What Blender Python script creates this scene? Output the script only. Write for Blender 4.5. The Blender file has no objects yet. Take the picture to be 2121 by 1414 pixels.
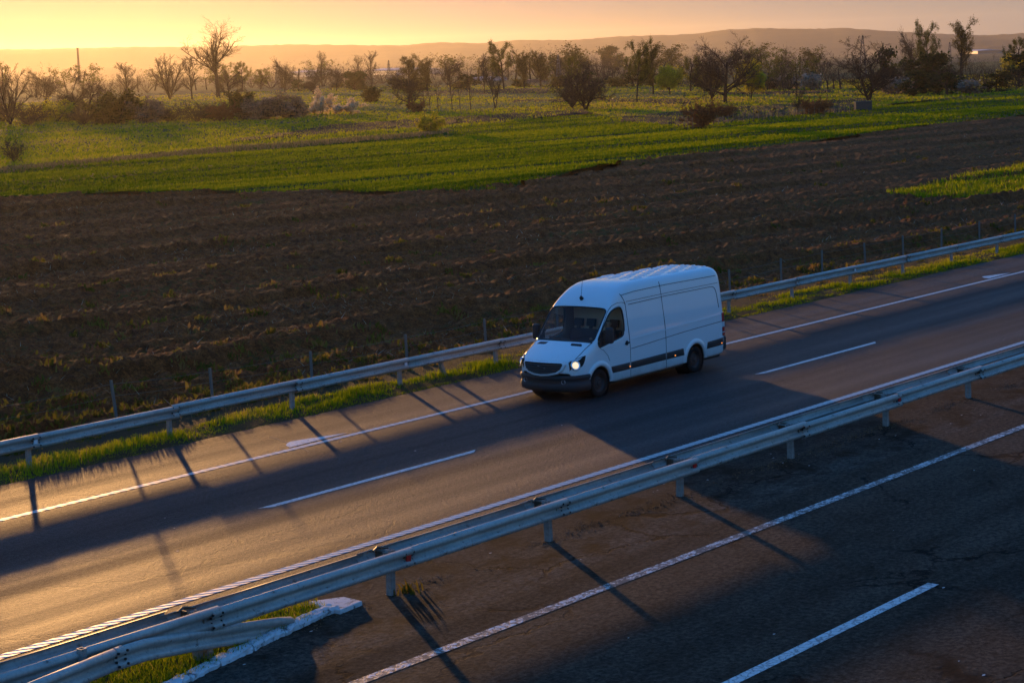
import bpy, bmesh, math, random
import numpy as np
from mathutils import Matrix, Vector

# ---------------------------------------------------------------- camera, sky, sun, exposure
SC = bpy.context.scene
COL = SC.collection
# "road frame": X along the motorway, Y across it (away from the overpass), Z normal to the asphalt.
# The carriageways have a 2 % crossfall, so the road frame is tilted against the plumb line.
N_UP = np.array([0.00313024, -0.0199069, 0.99979694])
N_UP /= np.linalg.norm(N_UP)
_v = np.cross(N_UP, [0, 0, 1.0]); _c = N_UP[2]
_K = np.array([[0, -_v[2], _v[1]], [_v[2], 0, -_v[0]], [-_v[1], _v[0], 0]])
RM = np.eye(3) + _K + _K @ _K / (1 + _c)            # road frame -> world
ROAD = Matrix([list(RM[0]) + [0], list(RM[1]) + [0], list(RM[2]) + [0], [0, 0, 0, 1]])
CAM_F = np.array([0.76199062, 0.63382468, -0.13280271])
CAM_R = np.array([0.63392155, -0.77196496, -0.04704851])
CAM_U = np.array([0.13233954, 0.04833598, 0.99002519])
F_PX, CX, CY, CAM_H = 3992.7, 1060.5, 707.0, 7.864
wf, wr, wu = RM @ CAM_F, RM @ CAM_R, RM @ CAM_U
CAM_P = RM @ np.array([0, 0, CAM_H])
cam_data = bpy.data.cameras.new('camera')
cam = bpy.data.objects.new('camera', cam_data)
COL.objects.link(cam)
cam_data.sensor_width = 36.0
cam_data.lens = 36.0 * F_PX / 2121.0
cam_data.clip_start = 0.5
cam_data.clip_end = 40000.0
cam.matrix_world = Matrix([[wr[0], wu[0], -wf[0], CAM_P[0]], [wr[1], wu[1], -wf[1], CAM_P[1]],
                           [wr[2], wu[2], -wf[2], CAM_P[2]], [0, 0, 0, 1]])
SC.camera = cam

_az, _el = math.radians(54.6), math.radians(4.25)   # measured from the guardrail shadows, road frame
SUN = RM @ np.array([math.cos(_az) * math.cos(_el), math.sin(_az) * math.cos(_el), math.sin(_el)])
SUN_EL = math.asin(SUN[2])
SUN_AZ = math.atan2(SUN[0], SUN[1])                 # clockwise from +Y
world = bpy.data.worlds.new('World')
SC.world = world
world.use_nodes = True
wn = world.node_tree.nodes
wl = world.node_tree.links
bg = wn['Background']
SKY_CAP = 0.35
CLOUD_AT = (18.7, 9.9, 3.63)
sky = wn.new('ShaderNodeTexSky')
sky.sky_type = 'NISHITA'
sky.sun_disc = False
sky.sun_elevation = SUN_EL
sky.sun_rotation = SUN_AZ
sky.altitude = 100
sky.air_density = 1.0
sky.dust_density = 0.7
sky.ozone_density = 4.6
# tone curve added to the sky: compresses its brightness, most round the sun
bw = wn.new('ShaderNodeRGBToBW'); wl.new(sky.outputs[0], bw.inputs[0])
m0 = wn.new('ShaderNodeMath'); m0.operation = 'DIVIDE'; wl.new(bw.outputs[0], m0.inputs[0]); m0.inputs[1].default_value = SKY_CAP
m1 = wn.new('ShaderNodeMath'); m1.operation = 'POWER'; wl.new(m0.outputs[0], m1.inputs[0]); m1.inputs[1].default_value = 1.7
m3 = wn.new('ShaderNodeMath'); m3.operation = 'ADD'; wl.new(m1.outputs[0], m3.inputs[0]); m3.inputs[1].default_value = 1.0
m2 = wn.new('ShaderNodeMath'); m2.operation = 'POWER'; wl.new(m3.outputs[0], m2.inputs[0]); m2.inputs[1].default_value = -1 / 1.7
sc = wn.new('ShaderNodeVectorMath'); sc.operation = 'SCALE'; wl.new(sky.outputs[0], sc.inputs[0]); wl.new(m2.outputs[0], sc.inputs[3])
tcw = wn.new('ShaderNodeTexCoord'); mpw = wn.new('ShaderNodeMapping'); mpw.inputs['Scale'].default_value = (1, 1, 3.5); mpw.inputs['Location'].default_value = CLOUD_AT; wl.new(tcw.outputs['Generated'], mpw.inputs[0])
cl = wn.new('ShaderNodeTexNoise'); cl.inputs['Scale'].default_value = 1.7; cl.inputs['Detail'].default_value = 6; wl.new(mpw.outputs[0], cl.inputs['Vector'])
mr = wn.new('ShaderNodeMapRange'); mr.inputs[1].default_value = .34; mr.inputs[2].default_value = .64; mr.inputs[3].default_value = .0; mr.inputs[4].default_value = .75; wl.new(cl.outputs[0], mr.inputs[0])
mxw = wn.new('ShaderNodeMix'); mxw.data_type = 'RGBA'; sxw = wn.new('ShaderNodeSeparateXYZ'); wl.new(tcw.outputs['Generated'], sxw.inputs[0])      # the cloud bank lies low all round the horizon
elw = wn.new('ShaderNodeMapRange'); elw.interpolation_type = 'SMOOTHSTEP'; elw.inputs[1].default_value = .06; elw.inputs[2].default_value = .36; elw.inputs[3].default_value = 1; elw.inputs[4].default_value = 0; wl.new(sxw.outputs[2], elw.inputs[0])
mlw = wn.new('ShaderNodeMath'); mlw.operation = 'MULTIPLY'; wl.new(mr.outputs[0], mlw.inputs[0]); wl.new(elw.outputs[0], mlw.inputs[1])
wl.new(mlw.outputs[0], mxw.inputs[0]); wl.new(sc.outputs[0], mxw.inputs[6]); mxw.inputs[7].default_value = (.26, .265, .31, 1)
wl.new(mxw.outputs[2], bg.inputs[0])
bg.inputs[1].default_value = 0.15
sd = bpy.data.lights.new('sun', 'SUN')
sd.energy = 0.58
sd.angle = math.radians(0.9)
sd.color = (1.0, 0.51, 0.165)
sun = bpy.data.objects.new('sun', sd)
COL.objects.link(sun)
sun.rotation_euler = Vector(SUN).to_track_quat('Z', 'Y').to_euler()
SC.view_settings.view_transform = 'Standard'
SC.view_settings.look = 'None'
SC.view_settings.gamma = 1.0
SC.view_settings.use_curve_mapping = False
SC.view_settings.exposure = 2.75
SC.render.engine = 'CYCLES'
cy = SC.cycles
cy.use_denoising = True
cy.max_bounces = 6
cy.diffuse_bounces = 2
cy.glossy_bounces = 3
cy.transmission_bounces = 3
cy.transparent_max_bounces = 10
cy.volume_bounces = 0
cy.sample_clamp_indirect = 4.0
cy.caustics_reflective = False
cy.caustics_refractive = False

# ---------------------------------------------------------------- helpers
rng = np.random.default_rng(7)
ZF = -1.0                                            # level of the fields
def ray(px, py):
    d = wf + wr * (px - CX) / F_PX - wu * (py - CY) / F_PX
    return d
def G(px, py, z=ZF):                                 # pixel -> point on the level plane z (world)
    d = ray(px, py); t = (z - CAM_P[2]) / d[2]
    return CAM_P + d * t
def GR(px, py, z=0.0):                               # pixel -> point on the road (road frame)
    d = CAM_F + CAM_R * (px - CX) / F_PX - CAM_U * (py - CY) / F_PX
    t = (z - CAM_H) / d[2]
    return np.array([d[0] * t, d[1] * t, z])
def px_size(P):                                      # metres for one photo pixel at P
    return float((np.asarray(P) - CAM_P) @ wf) / F_PX

def tag(o, label=None, cat=None, group=None, kind=None):
    if label: o['label'] = label
    if cat: o['category'] = cat
    if group: o['group'] = group
    if kind: o['kind'] = kind
    return o
def put(o, parent=None, road=False):
    COL.objects.link(o)
    if parent is not None:
        o.parent = parent
    elif road:
        o.matrix_world = ROAD @ o.matrix_basis
    return o
def empty(name, loc=(0, 0, 0), road=False, rz=0.0):
    o = bpy.data.objects.new(name, None)
    o.empty_display_size = 0.2
    m = Matrix.Translation(Vector(loc)) @ Matrix.Rotation(rz, 4, 'Z')
    o.matrix_world = (ROAD @ m) if road else m
    COL.objects.link(o)
    return o
def me_np(name, V, F, mats=(), smooth=False, midx=None, attr=None):
    """V (n,3); F list of equal-length int arrays or one array (m,k)."""
    me = bpy.data.meshes.new(name)
    V = np.asarray(V, np.float32)
    if isinstance(F, np.ndarray):
        m, k = F.shape
        me.vertices.add(len(V)); me.vertices.foreach_set('co', V.ravel())
        me.loops.add(m * k); me.loops.foreach_set('vertex_index', F.astype(np.int32).ravel())
        me.polygons.add(m)
        me.polygons.foreach_set('loop_start', np.arange(0, m * k, k, dtype=np.int32))
        me.update(calc_edges=True)
    else:
        me.from_pydata([tuple(map(float, v)) for v in V], [], [tuple(int(i) for i in f) for f in F])
        me.update()
    for mt in mats: me.materials.append(mt)
    if midx is not None: me.polygons.foreach_set('material_index', np.asarray(midx, np.int32))
    if smooth: me.polygons.foreach_set('use_smooth', np.ones(len(me.polygons), bool))
    if attr is not None:
        a = me.attributes.new('tint', 'FLOAT', 'POINT'); a.data.foreach_set('value', np.asarray(attr, np.float32))
    return me
def ob(name, me, parent=None, road=False, label=None, cat=None, group=None, kind=None):
    o = bpy.data.objects.new(name, me)
    put(o, parent, road)
    return tag(o, label, cat, group, kind)

class MB:
    """collects simple solids for one mesh"""
    def __init__(s): s.v, s.f, s.m = [], [], []
    def add(s, V, F, m=0):
        b = len(s.v); s.v += [tuple(map(float, p)) for p in V]
        s.f += [tuple(i + b for i in f) for f in F]; s.m += [m] * len(F); return s
    def box(s, lo, hi, m=0, M=None):
        x0, y0, z0 = lo; x1, y1, z1 = hi
        V = [(x0, y0, z0), (x1, y0, z0), (x1, y1, z0), (x0, y1, z0), (x0, y0, z1), (x1, y0, z1), (x1, y1, z1), (x0, y1, z1)]
        if M is not None: V = [tuple(M @ Vector(p)) for p in V]
        return s.add(V, [(0, 3, 2, 1), (4, 5, 6, 7), (0, 1, 5, 4), (1, 2, 6, 5), (2, 3, 7, 6), (3, 0, 4, 7)], m)
    def tube(s, pts, rad, n=6, m=0, caps=True):
        pts = [np.asarray(p, float) for p in pts]
        if np.isscalar(rad): rad = [rad] * len(pts)
        V, F = [], []
        for i, p in enumerate(pts):
            d = pts[min(i + 1, len(pts) - 1)] - pts[max(i - 1, 0)]
            d /= (np.linalg.norm(d) + 1e-9)
            a = np.cross(d, [0, 0, 1.0]) if abs(d[2]) < .95 else np.cross(d, [1.0, 0, 0])
            a /= np.linalg.norm(a); b = np.cross(d, a)
            for k in range(n):
                t = 2 * math.pi * k / n
                V.append(p + rad[i] * (math.cos(t) * a + math.sin(t) * b))
        for i in range(len(pts) - 1):
            for k in range(n):
                F.append((i * n + k, i * n + (k + 1) % n, (i + 1) * n + (k + 1) % n, (i + 1) * n + k))
        if caps:
            F.append(tuple(range(n - 1, -1, -1))); F.append(tuple(range((len(pts) - 1) * n, len(pts) * n)))
        return s.add(V, F, m)
    def lathe(s, prof, n=28, c=(0, 0, 0), axis='Y', m=0):
        V, F = [], []
        for (r, t) in prof:
            for k in range(n):
                a = 2 * math.pi * k / n
                V.append((c[0] + r * math.cos(a), c[1] + t, c[2] + r * math.sin(a)) if axis == 'Y'
                         else (c[0] + r * math.cos(a), c[1] + r * math.sin(a), c[2] + t))
        for i in range(len(prof) - 1):
            for k in range(n):
                F.append((i * n + k, i * n + (k + 1) % n, (i + 1) * n + (k + 1) % n, (i + 1) * n + k))
        return s.add(V, F, m)
    def mesh(s, name, mats, smooth=False):
        return me_np(name, s.v, s.f, mats if isinstance(mats, (list, tuple)) else [mats], smooth, s.m)
    def build(s, name, mats, parent=None, road=False, smooth=False, bevel=0, **kw):
        o = ob(name, s.mesh(name, mats, smooth), parent, road, **kw)
        if bevel:
            b = o.modifiers.new('bevel', 'BEVEL'); b.width = bevel; b.segments = 2; b.limit_method = 'ANGLE'
        return o

# --- noise
def _hash(ix, iy, seed):
    h = (ix.astype(np.int64) * 374761393 + iy.astype(np.int64) * 668265263 + seed * 1442695041) & 0x7fffffff
    h = ((h ^ (h >> 13)) * 1274126177) & 0x7fffffff
    return ((h ^ (h >> 16)) & 0xffff) / 65535.0
def vnoise(x, y, seed=0):
    ix, iy = np.floor(x), np.floor(y); fx, fy = x - ix, y - iy
    fx = fx * fx * (3 - 2 * fx); fy = fy * fy * (3 - 2 * fy)
    a, b = _hash(ix, iy, seed), _hash(ix + 1, iy, seed)
    c, d = _hash(ix, iy + 1, seed), _hash(ix + 1, iy + 1, seed)
    return (a + (b - a) * fx) + ((c + (d - c) * fx) - (a + (b - a) * fx)) * fy
def fbm(x, y, seed=0, oct=4, gain=.5):
    s = 0; a = 1; t = 0
    for o in range(oct):
        s = s + a * vnoise(x, y, seed + o * 17); t += a; a *= gain; x, y = x * 2.03 + 11.3, y * 2.03 - 7.1
    return s / t
def smooth01(a, b, x):
    t = np.clip((x - a) / (b - a), 0, 1); return t * t * (3 - 2 * t)
def inpoly(x, y, poly):
    ins = np.zeros(np.shape(x), bool); n = len(poly); j = n - 1
    for i in range(n):
        xi, yi = poly[i][:2]; xj, yj = poly[j][:2]
        c = ((yi > y) != (yj > y)) & (x < (xj - xi) * (y - yi) / (yj - yi + 1e-12) + xi)
        ins ^= c; j = i
    return ins

# --- materials
def mat(name):
    m = bpy.data.materials.new(name); m.use_nodes = True
    nt = m.node_tree; return m, nt, nt.nodes, nt.links, nt.nodes['Principled BSDF']
def plain(name, col, rough=.6, metal=0, spec=.5, coat=0, em=None, ems=0):
    m, nt, n, l, p = mat(name)
    p.inputs['Base Color'].default_value = (*col, 1); p.inputs['Roughness'].default_value = rough
    p.inputs['Metallic'].default_value = metal; p.inputs['Specular IOR Level'].default_value = spec
    p.inputs['Coat Weight'].default_value = coat
    if em: p.inputs['Emission Color'].default_value = (*em, 1); p.inputs['Emission Strength'].default_value = ems
    return m
def node(n, typ, **kw):
    x = n.new(typ)
    for k, v in kw.items():
        if k.startswith('i_'): x.inputs[k[2:].replace('_', ' ')].default_value = v
        else: setattr(x, k, v)
    return x
def ramp(n, stops, interp='LINEAR'):
    r = n.new('ShaderNodeValToRGB'); r.color_ramp.interpolation = interp
    e = r.color_ramp.elements
    while len(e) > 1: e.remove(e[-1])
    e[0].position = stops[0][0]; e[0].color = (*stops[0][1], 1)
    for pos, c in stops[1:]:
        q = e.new(pos); q.color = (*c, 1)
    return r
def g3(v): return (v, v, v)
def tex(n, l, scale, detail=4, rough=.55, coord='Object', stretch=None, dist=0):
    tc = n.new('ShaderNodeTexCoord'); mp = n.new('ShaderNodeMapping')
    l.new(tc.outputs[coord], mp.inputs[0])
    if stretch: mp.inputs['Scale'].default_value = stretch
    t = node(n, 'ShaderNodeTexNoise', i_Scale=scale, i_Detail=detail, i_Roughness=rough, i_Distortion=dist)
    l.new(mp.outputs[0], t.inputs['Vector']); return t
def mixc(n, l, fac, a, b, mode='MIX'):
    x = n.new('ShaderNodeMix'); x.data_type = 'RGBA'; x.blend_type = mode
    for s, v in ((x.inputs[0], fac), (x.inputs[6], a), (x.inputs[7], b)):
        if hasattr(v, 'is_output'): l.new(v, s)
        elif isinstance(v, (int, float)): s.default_value = v
        else: s.default_value = (*v, 1)
    return x.outputs[2]
def mth(n, l, op, a, b=None, clamp=False):
    x = n.new('ShaderNodeMath'); x.operation = op; x.use_clamp = clamp
    for s, v in ((x.inputs[0], a), (x.inputs[1], b)):
        if v is None: continue
        if hasattr(v, 'is_output'): l.new(v, s)
        else: s.default_value = v
    return x.outputs[0]
def bump(n, l, p, h, strength=.3, dist=.02, prev=None):
    b = n.new('ShaderNodeBump'); b.inputs['Strength'].default_value = strength; b.inputs['Distance'].default_value = dist
    l.new(h, b.inputs['Height'])
    if prev is not None: l.new(prev, b.inputs['Normal'])
    if p is not None: l.new(b.outputs[0], p.inputs['Normal'])
    return b.outputs[0]

def asphalt(name, base, tone, crack=0.0, scale=1.0, rough=.78, spec=.3, dirt=0.0, bk=.03):
    m, nt, n, l, p = mat(name)
    fine0 = tex(n, l, 13 * scale, 5, .8); fine = ramp(n, [(.34, g3(0)), (.5, g3(.42)), (.68, g3(1))]); l.new(fine0.outputs[0], fine.inputs[0]); mid = tex(n, l, 5, 4, .6); big = tex(n, l, .35, 4, .55, stretch=(.35, 1.6, 1))
    c = mixc(n, l, fine.outputs[0], tuple(b * .12 for b in base), tuple(b * 2.2 for b in base))
    r2 = ramp(n, [(.3, g3(.75)), (.7, g3(1.25))]); l.new(big.outputs[0], r2.inputs[0])
    c = mixc(n, l, 1.0, c, r2.outputs[0], 'MULTIPLY')
    r3 = ramp(n, [(.35, g3(.85)), (.65, g3(1.12))]); l.new(mid.outputs[0], r3.inputs[0])
    c = mixc(n, l, 1.0, c, r3.outputs[0], 'MULTIPLY')
    wp = tex(n, l, 1.0, 3, .5, stretch=(.012, .9, 1)); rw = ramp(n, [(.35, g3(.70)), (.5, g3(1.0)), (.68, g3(1.22))]); l.new(wp.outputs[0], rw.inputs[0])
    c = mixc(n, l, 1.0, c, rw.outputs[0], 'MULTIPLY')
    # pale stone chips
    ch = tex(n, l, 46 * scale, 1, .5); rc = ramp(n, [(.70, g3(0)), (.76, g3(1))]); l.new(ch.outputs[0], rc.inputs[0])
    c = mixc(n, l, mth(n, l, 'MULTIPLY', rc.outputs[0], .35), c, tone)
    if dirt:
        dn = tex(n, l, .9, 6, .7); rd = ramp(n, [(.47, g3(0)), (.62, g3(dirt))]); l.new(dn.outputs[0], rd.inputs[0]); c = mixc(n, l, rd.outputs[0], c, (.020, .011, .005))
        dn2 = tex(n, l, 2.2, 6, .75); rd2 = ramp(n, [(.55, g3(0)), (.68, g3(dirt * .6))]); l.new(dn2.outputs[0], rd2.inputs[0]); c = mixc(n, l, rd2.outputs[0], c, (.075, .058, .042))
    h = fine.outputs[0]
    if crack:
        tc = n.new('ShaderNodeTexCoord')
        w = tex(n, l, 1.1, 5, .65)
        vm = n.new('ShaderNodeVectorMath'); vm.operation = 'MULTIPLY_ADD'
        l.new(w.outputs['Color'], vm.inputs[0]); vm.inputs[1].default_value = (1.6, 1.6, 0)
        l.new(tc.outputs['Object'], vm.inputs[2])
        vo = node(n, 'ShaderNodeTexVoronoi', feature='DISTANCE_TO_EDGE', i_Scale=.33)
        l.new(vm.outputs[0], vo.inputs['Vector'])
        ed = ramp(n, [(0, g3(1)), (.008, g3(.8)), (.016, g3(0))]); l.new(vo.outputs['Distance'], ed.inputs[0])
        mk = tex(n, l, .23, 3, .5); rk = ramp(n, [(.45, g3(0)), (.53, g3(1))]); l.new(mk.outputs[0], rk.inputs[0])
        cf = mth(n, l, 'MULTIPLY', mth(n, l, 'MULTIPLY', ed.outputs[0], rk.outputs[0]), crack)
        c = mixc(n, l, cf, c, (.004, .004, .004))
        h = mth(n, l, 'SUBTRACT', h, mth(n, l, 'MULTIPLY', cf, 2.0))
    l.new(c, p.inputs['Base Color']); l.new(mth(n, l, 'ADD', mth(n, l, 'MULTIPLY', wp.outputs[0], -.55), rough + .275, True), p.inputs['Roughness'])
    p.inputs['Specular IOR Level'].default_value = spec
    bump(n, l, p, h, 1.0, bk / scale)
    return m
M_ROAD = asphalt('asphalt_far', (.027, .0255, .026), (.13, .125, .12), rough=.66, spec=.24, crack=.35, bk=.022)
M_NEAR = asphalt('asphalt_near', (.058, .040, .028), (.13, .11, .09), crack=1.0, scale=.85, rough=.92, spec=.06, dirt=.35, bk=.005)
M_MED = asphalt('asphalt_median', (.062, .048, .037), (.22, .19, .15), crack=1.0, scale=.75, rough=.94, spec=.06, dirt=.85, bk=.006)

def paint_mat(name, wear, ribs=False, base=.72):
    m, nt, n, l, p = mat(name)
    t = tex(n, l, 9, 5, .7); t2 = tex(n, l, 1.2, 3, .5)
    asp = (.05, .047, .045); wh = (base, base, base * .99)
    r = ramp(n, [(wear - .03, g3(0)), (wear + .04, g3(1))]); 
    s = mth(n, l, 'ADD', mth(n, l, 'MULTIPLY', t.outputs[0], .72), mth(n, l, 'MULTIPLY', t2.outputs[0], .28))
    l.new(s, r.inputs[0])
    dirt = tex(n, l, 30, 3, .6); rd = ramp(n, [(.3, g3(.72)), (.7, g3(1.0))]); l.new(dirt.outputs[0], rd.inputs[0])
    c = mixc(n, l, 1.0, wh, rd.outputs[0], 'MULTIPLY')
    f = r.outputs[0]
    h = f
    if ribs:
        tc = n.new('ShaderNodeTexCoord'); mp = n.new('ShaderNodeMapping'); mp.inputs['Rotation'].default_value = (0, 0, math.radians(-58))
        l.new(tc.outputs['Object'], mp.inputs[0])
        wv = node(n, 'ShaderNodeTexWave', i_Scale=2.2, i_Distortion=1.0)
        l.new(mp.outputs[0], wv.inputs['Vector']); wv.inputs['Detail Scale'].default_value = 3
        rw = ramp(n, [(.12, g3(.25)), (.4, g3(1))]); l.new(wv.outputs[0], rw.inputs[0])
        f = mth(n, l, 'MULTIPLY', f, rw.outputs[0]); h = mth(n, l, 'ADD', f, wv.outputs[0])
    else:
        tcx = n.new('ShaderNodeTexCoord')
        w = tex(n, l, 6, 3, .6); vm = n.new('ShaderNodeVectorMath'); vm.operation = 'MULTIPLY_ADD'
        l.new(w.outputs['Color'], vm.inputs[0]); vm.inputs[1].default_value = (.25, .25, 0); l.new(tcx.outputs['Object'], vm.inputs[2])
        vo = node(n, 'ShaderNodeTexVoronoi', feature='DISTANCE_TO_EDGE', i_Scale=7)
        l.new(vm.outputs[0], vo.inputs['Vector'])
        rv = ramp(n, [(.02, g3(1 - min(.95, wear * 2))), (.09, g3(1))]); l.new(vo.outputs['Distance'], rv.inputs[0])
        f = mth(n, l, 'MULTIPLY', f, rv.outputs[0]); h = f
    c = mixc(n, l, f, asp, c)
    l.new(c, p.inputs['Base Color']); p.inputs['Roughness'].default_value = .55
    bump(n, l, p, h, .5, .01)
    return m
M_RIB = paint_mat('paint_profiled', .26, ribs=True)
M_PAINT = paint_mat('paint_sound', .22)
M_WORN = paint_mat('paint_worn', .505)
M_WORN2 = paint_mat('paint_cracked', .33)

def galv(name, base, var=.25, rough=.5, rust=0.0):
    m, nt, n, l, p = mat(name)
    t = tex(n, l, 3.0, 5, .6, stretch=(.35, 1, 2.0)); r = ramp(n, [(.3, g3(1 - var)), (.7, g3(1 + var))]); l.new(t.outputs[0], r.inputs[0])
    c = mixc(n, l, 1.0, base, r.outputs[0], 'MULTIPLY')
    t3 = tex(n, l, 22, 3, .6, stretch=(1, 1, .15)); r3 = ramp(n, [(.45, g3(1)), (.75, g3(.72))]); l.new(t3.outputs[0], r3.inputs[0])
    c = mixc(n, l, 1.0, c, r3.outputs[0], 'MULTIPLY')
    if rust:
        t2 = tex(n, l, 7, 5, .7); r2 = ramp(n, [(.62 - rust * .2, g3(0)), (.72, g3(1))]); l.new(t2.outputs[0], r2.inputs[0])
        c = mixc(n, l, r2.outputs[0], c, (.10, .045, .02))
    l.new(c, p.inputs['Base Color']); p.inputs['Metallic'].default_value = .2
    l.new(mth(n, l, 'ADD', mth(n, l, 'MULTIPLY', t.outputs[0], .25), rough - .12), p.inputs['Roughness'])
    bump(n, l, p, t.outputs[0], .12, .02)
    return m
M_GALV = galv('galvanised_steel', (.46, .42, .375), rust=.12)
M_GALV_R = galv('weathered_steel', (.34, .32, .30), rust=.45)
M_BOLT = plain('dark_bolt', (.03, .026, .024), .6, .5)
M_CONC = None

def soil_mat():
    m, nt, n, l, p = mat('ploughed_soil')
    t = tex(n, l, 2.2, 6, .65); f = tex(n, l, 11, 6, .85)
    r = ramp(n, [(.25, (.072, .021, .005)), (.5, (.195, .056, .012)), (.75, (.34, .115, .032))]); l.new(t.outputs[0], r.inputs[0])
    rf = ramp(n, [(.34, g3(.3)), (.5, g3(.9)), (.66, g3(1.9))]); l.new(f.outputs[0], rf.inputs[0])
    c = mixc(n, l, 1.0, r.outputs[0], rf.outputs[0], 'MULTIPLY')
    # weedy film and straw
    g = tex(n, l, .16, 4, .6, stretch=(.4, 1.3, 1)); g2 = tex(n, l, 2.6, 4, .7)
    gg = mth(n, l, 'MULTIPLY', g.outputs[0], g2.outputs[0]); rg = ramp(n, [(.29, g3(0)), (.40, g3(.8))]); l.new(gg, rg.inputs[0])
    c = mixc(n, l, rg.outputs[0], c, (.085, .070, .014))
    s = tex(n, l, 5, 3, .7, stretch=(.5, 1, 1)); rs = ramp(n, [(.66, g3(0)), (.74, g3(.8))]); l.new(s.outputs[0], rs.inputs[0])
    c = mixc(n, l, rs.outputs[0], c, (.17, .115, .065))
    l.new(c, p.inputs['Base Color']); p.inputs['Roughness'].default_value = .95; p.inputs['Specular IOR Level'].default_value = .15
    bump(n, l, p, f.outputs[0], 1.0, .09)
    return m
M_SOIL = soil_mat()
def turf_mat(name, a, b, dry, dry_amt=.5, sc=1.0):
    m, nt, n, l, p = mat(name)
    t = tex(n, l, 1.4 * sc, 5, .65); big = tex(n, l, .05 * sc, 4, .6, stretch=(.4, 1.5, 1)); f = tex(n, l, 9 * sc, 3, .7)
    c = mixc(n, l, t.outputs[0], a, b)
    r = ramp(n, [(dry_amt - .08, g3(0)), (dry_amt + .12, g3(1))]); l.new(big.outputs[0], r.inputs[0])
    c = mixc(n, l, r.outputs[0], c, dry)
    rf = ramp(n, [(.3, g3(.65)), (.7, g3(1.3))]); l.new(f.outputs[0], rf.inputs[0])
    c = mixc(n, l, 1.0, c, rf.outputs[0], 'MULTIPLY')
    l.new(c, p.inputs['Base Color']); p.inputs['Roughness'].default_value = .9; p.inputs['Specular IOR Level'].default_value = .1
    bump(n, l, p, f.outputs[0], 1.0, .15)
    return m
M_TURF = turf_mat('meadow_ground', (.045, .060, .012), (.075, .085, .02), (.11, .085, .035), .58)
M_CROP = turf_mat('crop_ground', (.035, .055, .004), (.055, .080, .005), (.06, .08, .008), .62)
M_FARGROUND = turf_mat('far_ground', (.05, .055, .018), (.085, .08, .03), (.10, .075, .045), .5, .15)
M_STRIPSOIL = turf_mat('bare_strip_soil', (.020, .011, .004), (.042, .024, .010), (.045, .04, .008), .56, .8)
M_VERGE = turf_mat('verge_soil', (.035, .032, .014), (.06, .055, .02), (.085, .06, .03), .5, 2.0)

def leafy(name, stops, trans=.5, rough=.7):
    """thin leaf or blade: colour from the per-vertex 'tint' attribute"""
    m, nt, n, l, p = mat(name)
    at = n.new('ShaderNodeAttribute'); at.attribute_name = 'tint'
    r = ramp(n, stops); l.new(at.outputs['Fac'], r.inputs[0])
    n.remove(p)
    d = n.new('ShaderNodeBsdfDiffuse'); t = n.new('ShaderNodeBsdfTranslucent'); mx = n.new('ShaderNodeMixShader')
    l.new(r.outputs[0], d.inputs[0]); l.new(r.outputs[0], t.inputs[0]); mx.inputs[0].default_value = trans
    l.new(d.outputs[0], mx.inputs[1]); l.new(t.outputs[0], mx.inputs[2])
    l.new(mx.outputs[0], n['Material Output'].inputs[0])
    return m
M_GRASS = leafy('grass_blades', [(0, (.12, .19, .005)), (.5, (.30, .34, .008)), (.85, (.46, .42, .02)), (1, (.44, .33, .08))], .62)
M_CROPB = leafy('crop_blades', [(0, (.085, .15, .002)), (.6, (.21, .265, .004)), (1, (.34, .36, .008))], .6)
M_DRY = leafy('dry_grass', [(0, (.13, .12, .035)), (.5, (.22, .17, .07)), (1, (.33, .24, .12))], .4)
M_WEED = leafy('weed_leaves', [(0, (.075, .075, .010)), (.5, (.15, .12, .018)), (.8, (.22, .16, .03)), (1, (.26, .15, .05))])
M_STRAW = leafy('straw', [(0, (.13, .085, .045)), (.7, (.24, .17, .10)), (1, (.5, .42, .33))], .25)
M_LEAF = {k: leafy('leaf_' + k, s, .7 if k in ('blossom', 'yellow') else .55) for k, s in {
    'green': [(0, (.055, .070, .010)), (1, (.14, .15, .025))],
    'yellow': [(0, (.34, .31, .015)), (1, (.62, .54, .035))],
    'olive': [(0, (.07, .065, .015)), (1, (.15, .125, .03))],
    'dark': [(0, (.018, .030, .010)), (1, (.05, .065, .02))],
    'blossom': [(0, (.75, .54, .30)), (.6, (.90, .72, .46)), (1, (.95, .82, .60))],
    'greyblossom': [(0, (.12, .095, .06)), (.6, (.33, .27, .19)), (1, (.60, .50, .38))],
    'orange': [(0, (.14, .065, .025)), (1, (.26, .12, .05))]}.items()}
def bark_mat(name, a, b):
    m, nt, n, l, p = mat(name)
    t = tex(n, l, 3, 4, .6, stretch=(1, 1, .25)); l.new(mixc(n, l, t.outputs[0], a, b), p.inputs['Base Color'])
    p.inputs['Roughness'].default_value = .9; p.inputs['Specular IOR Level'].default_value = .1
    return m
M_BARK = bark_mat('bark_dark', (.030, .022, .016), (.070, .052, .036))
M_TWIG = bark_mat('twig_brown', (.050, .034, .022), (.075, .058, .042))
M_TWIG_O = bark_mat('twig_olive', (.070, .060, .028), (.11, .09, .04))
M_TWIG_R = bark_mat('twig_red', (.12, .055, .03), (.17, .08, .04))

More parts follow.
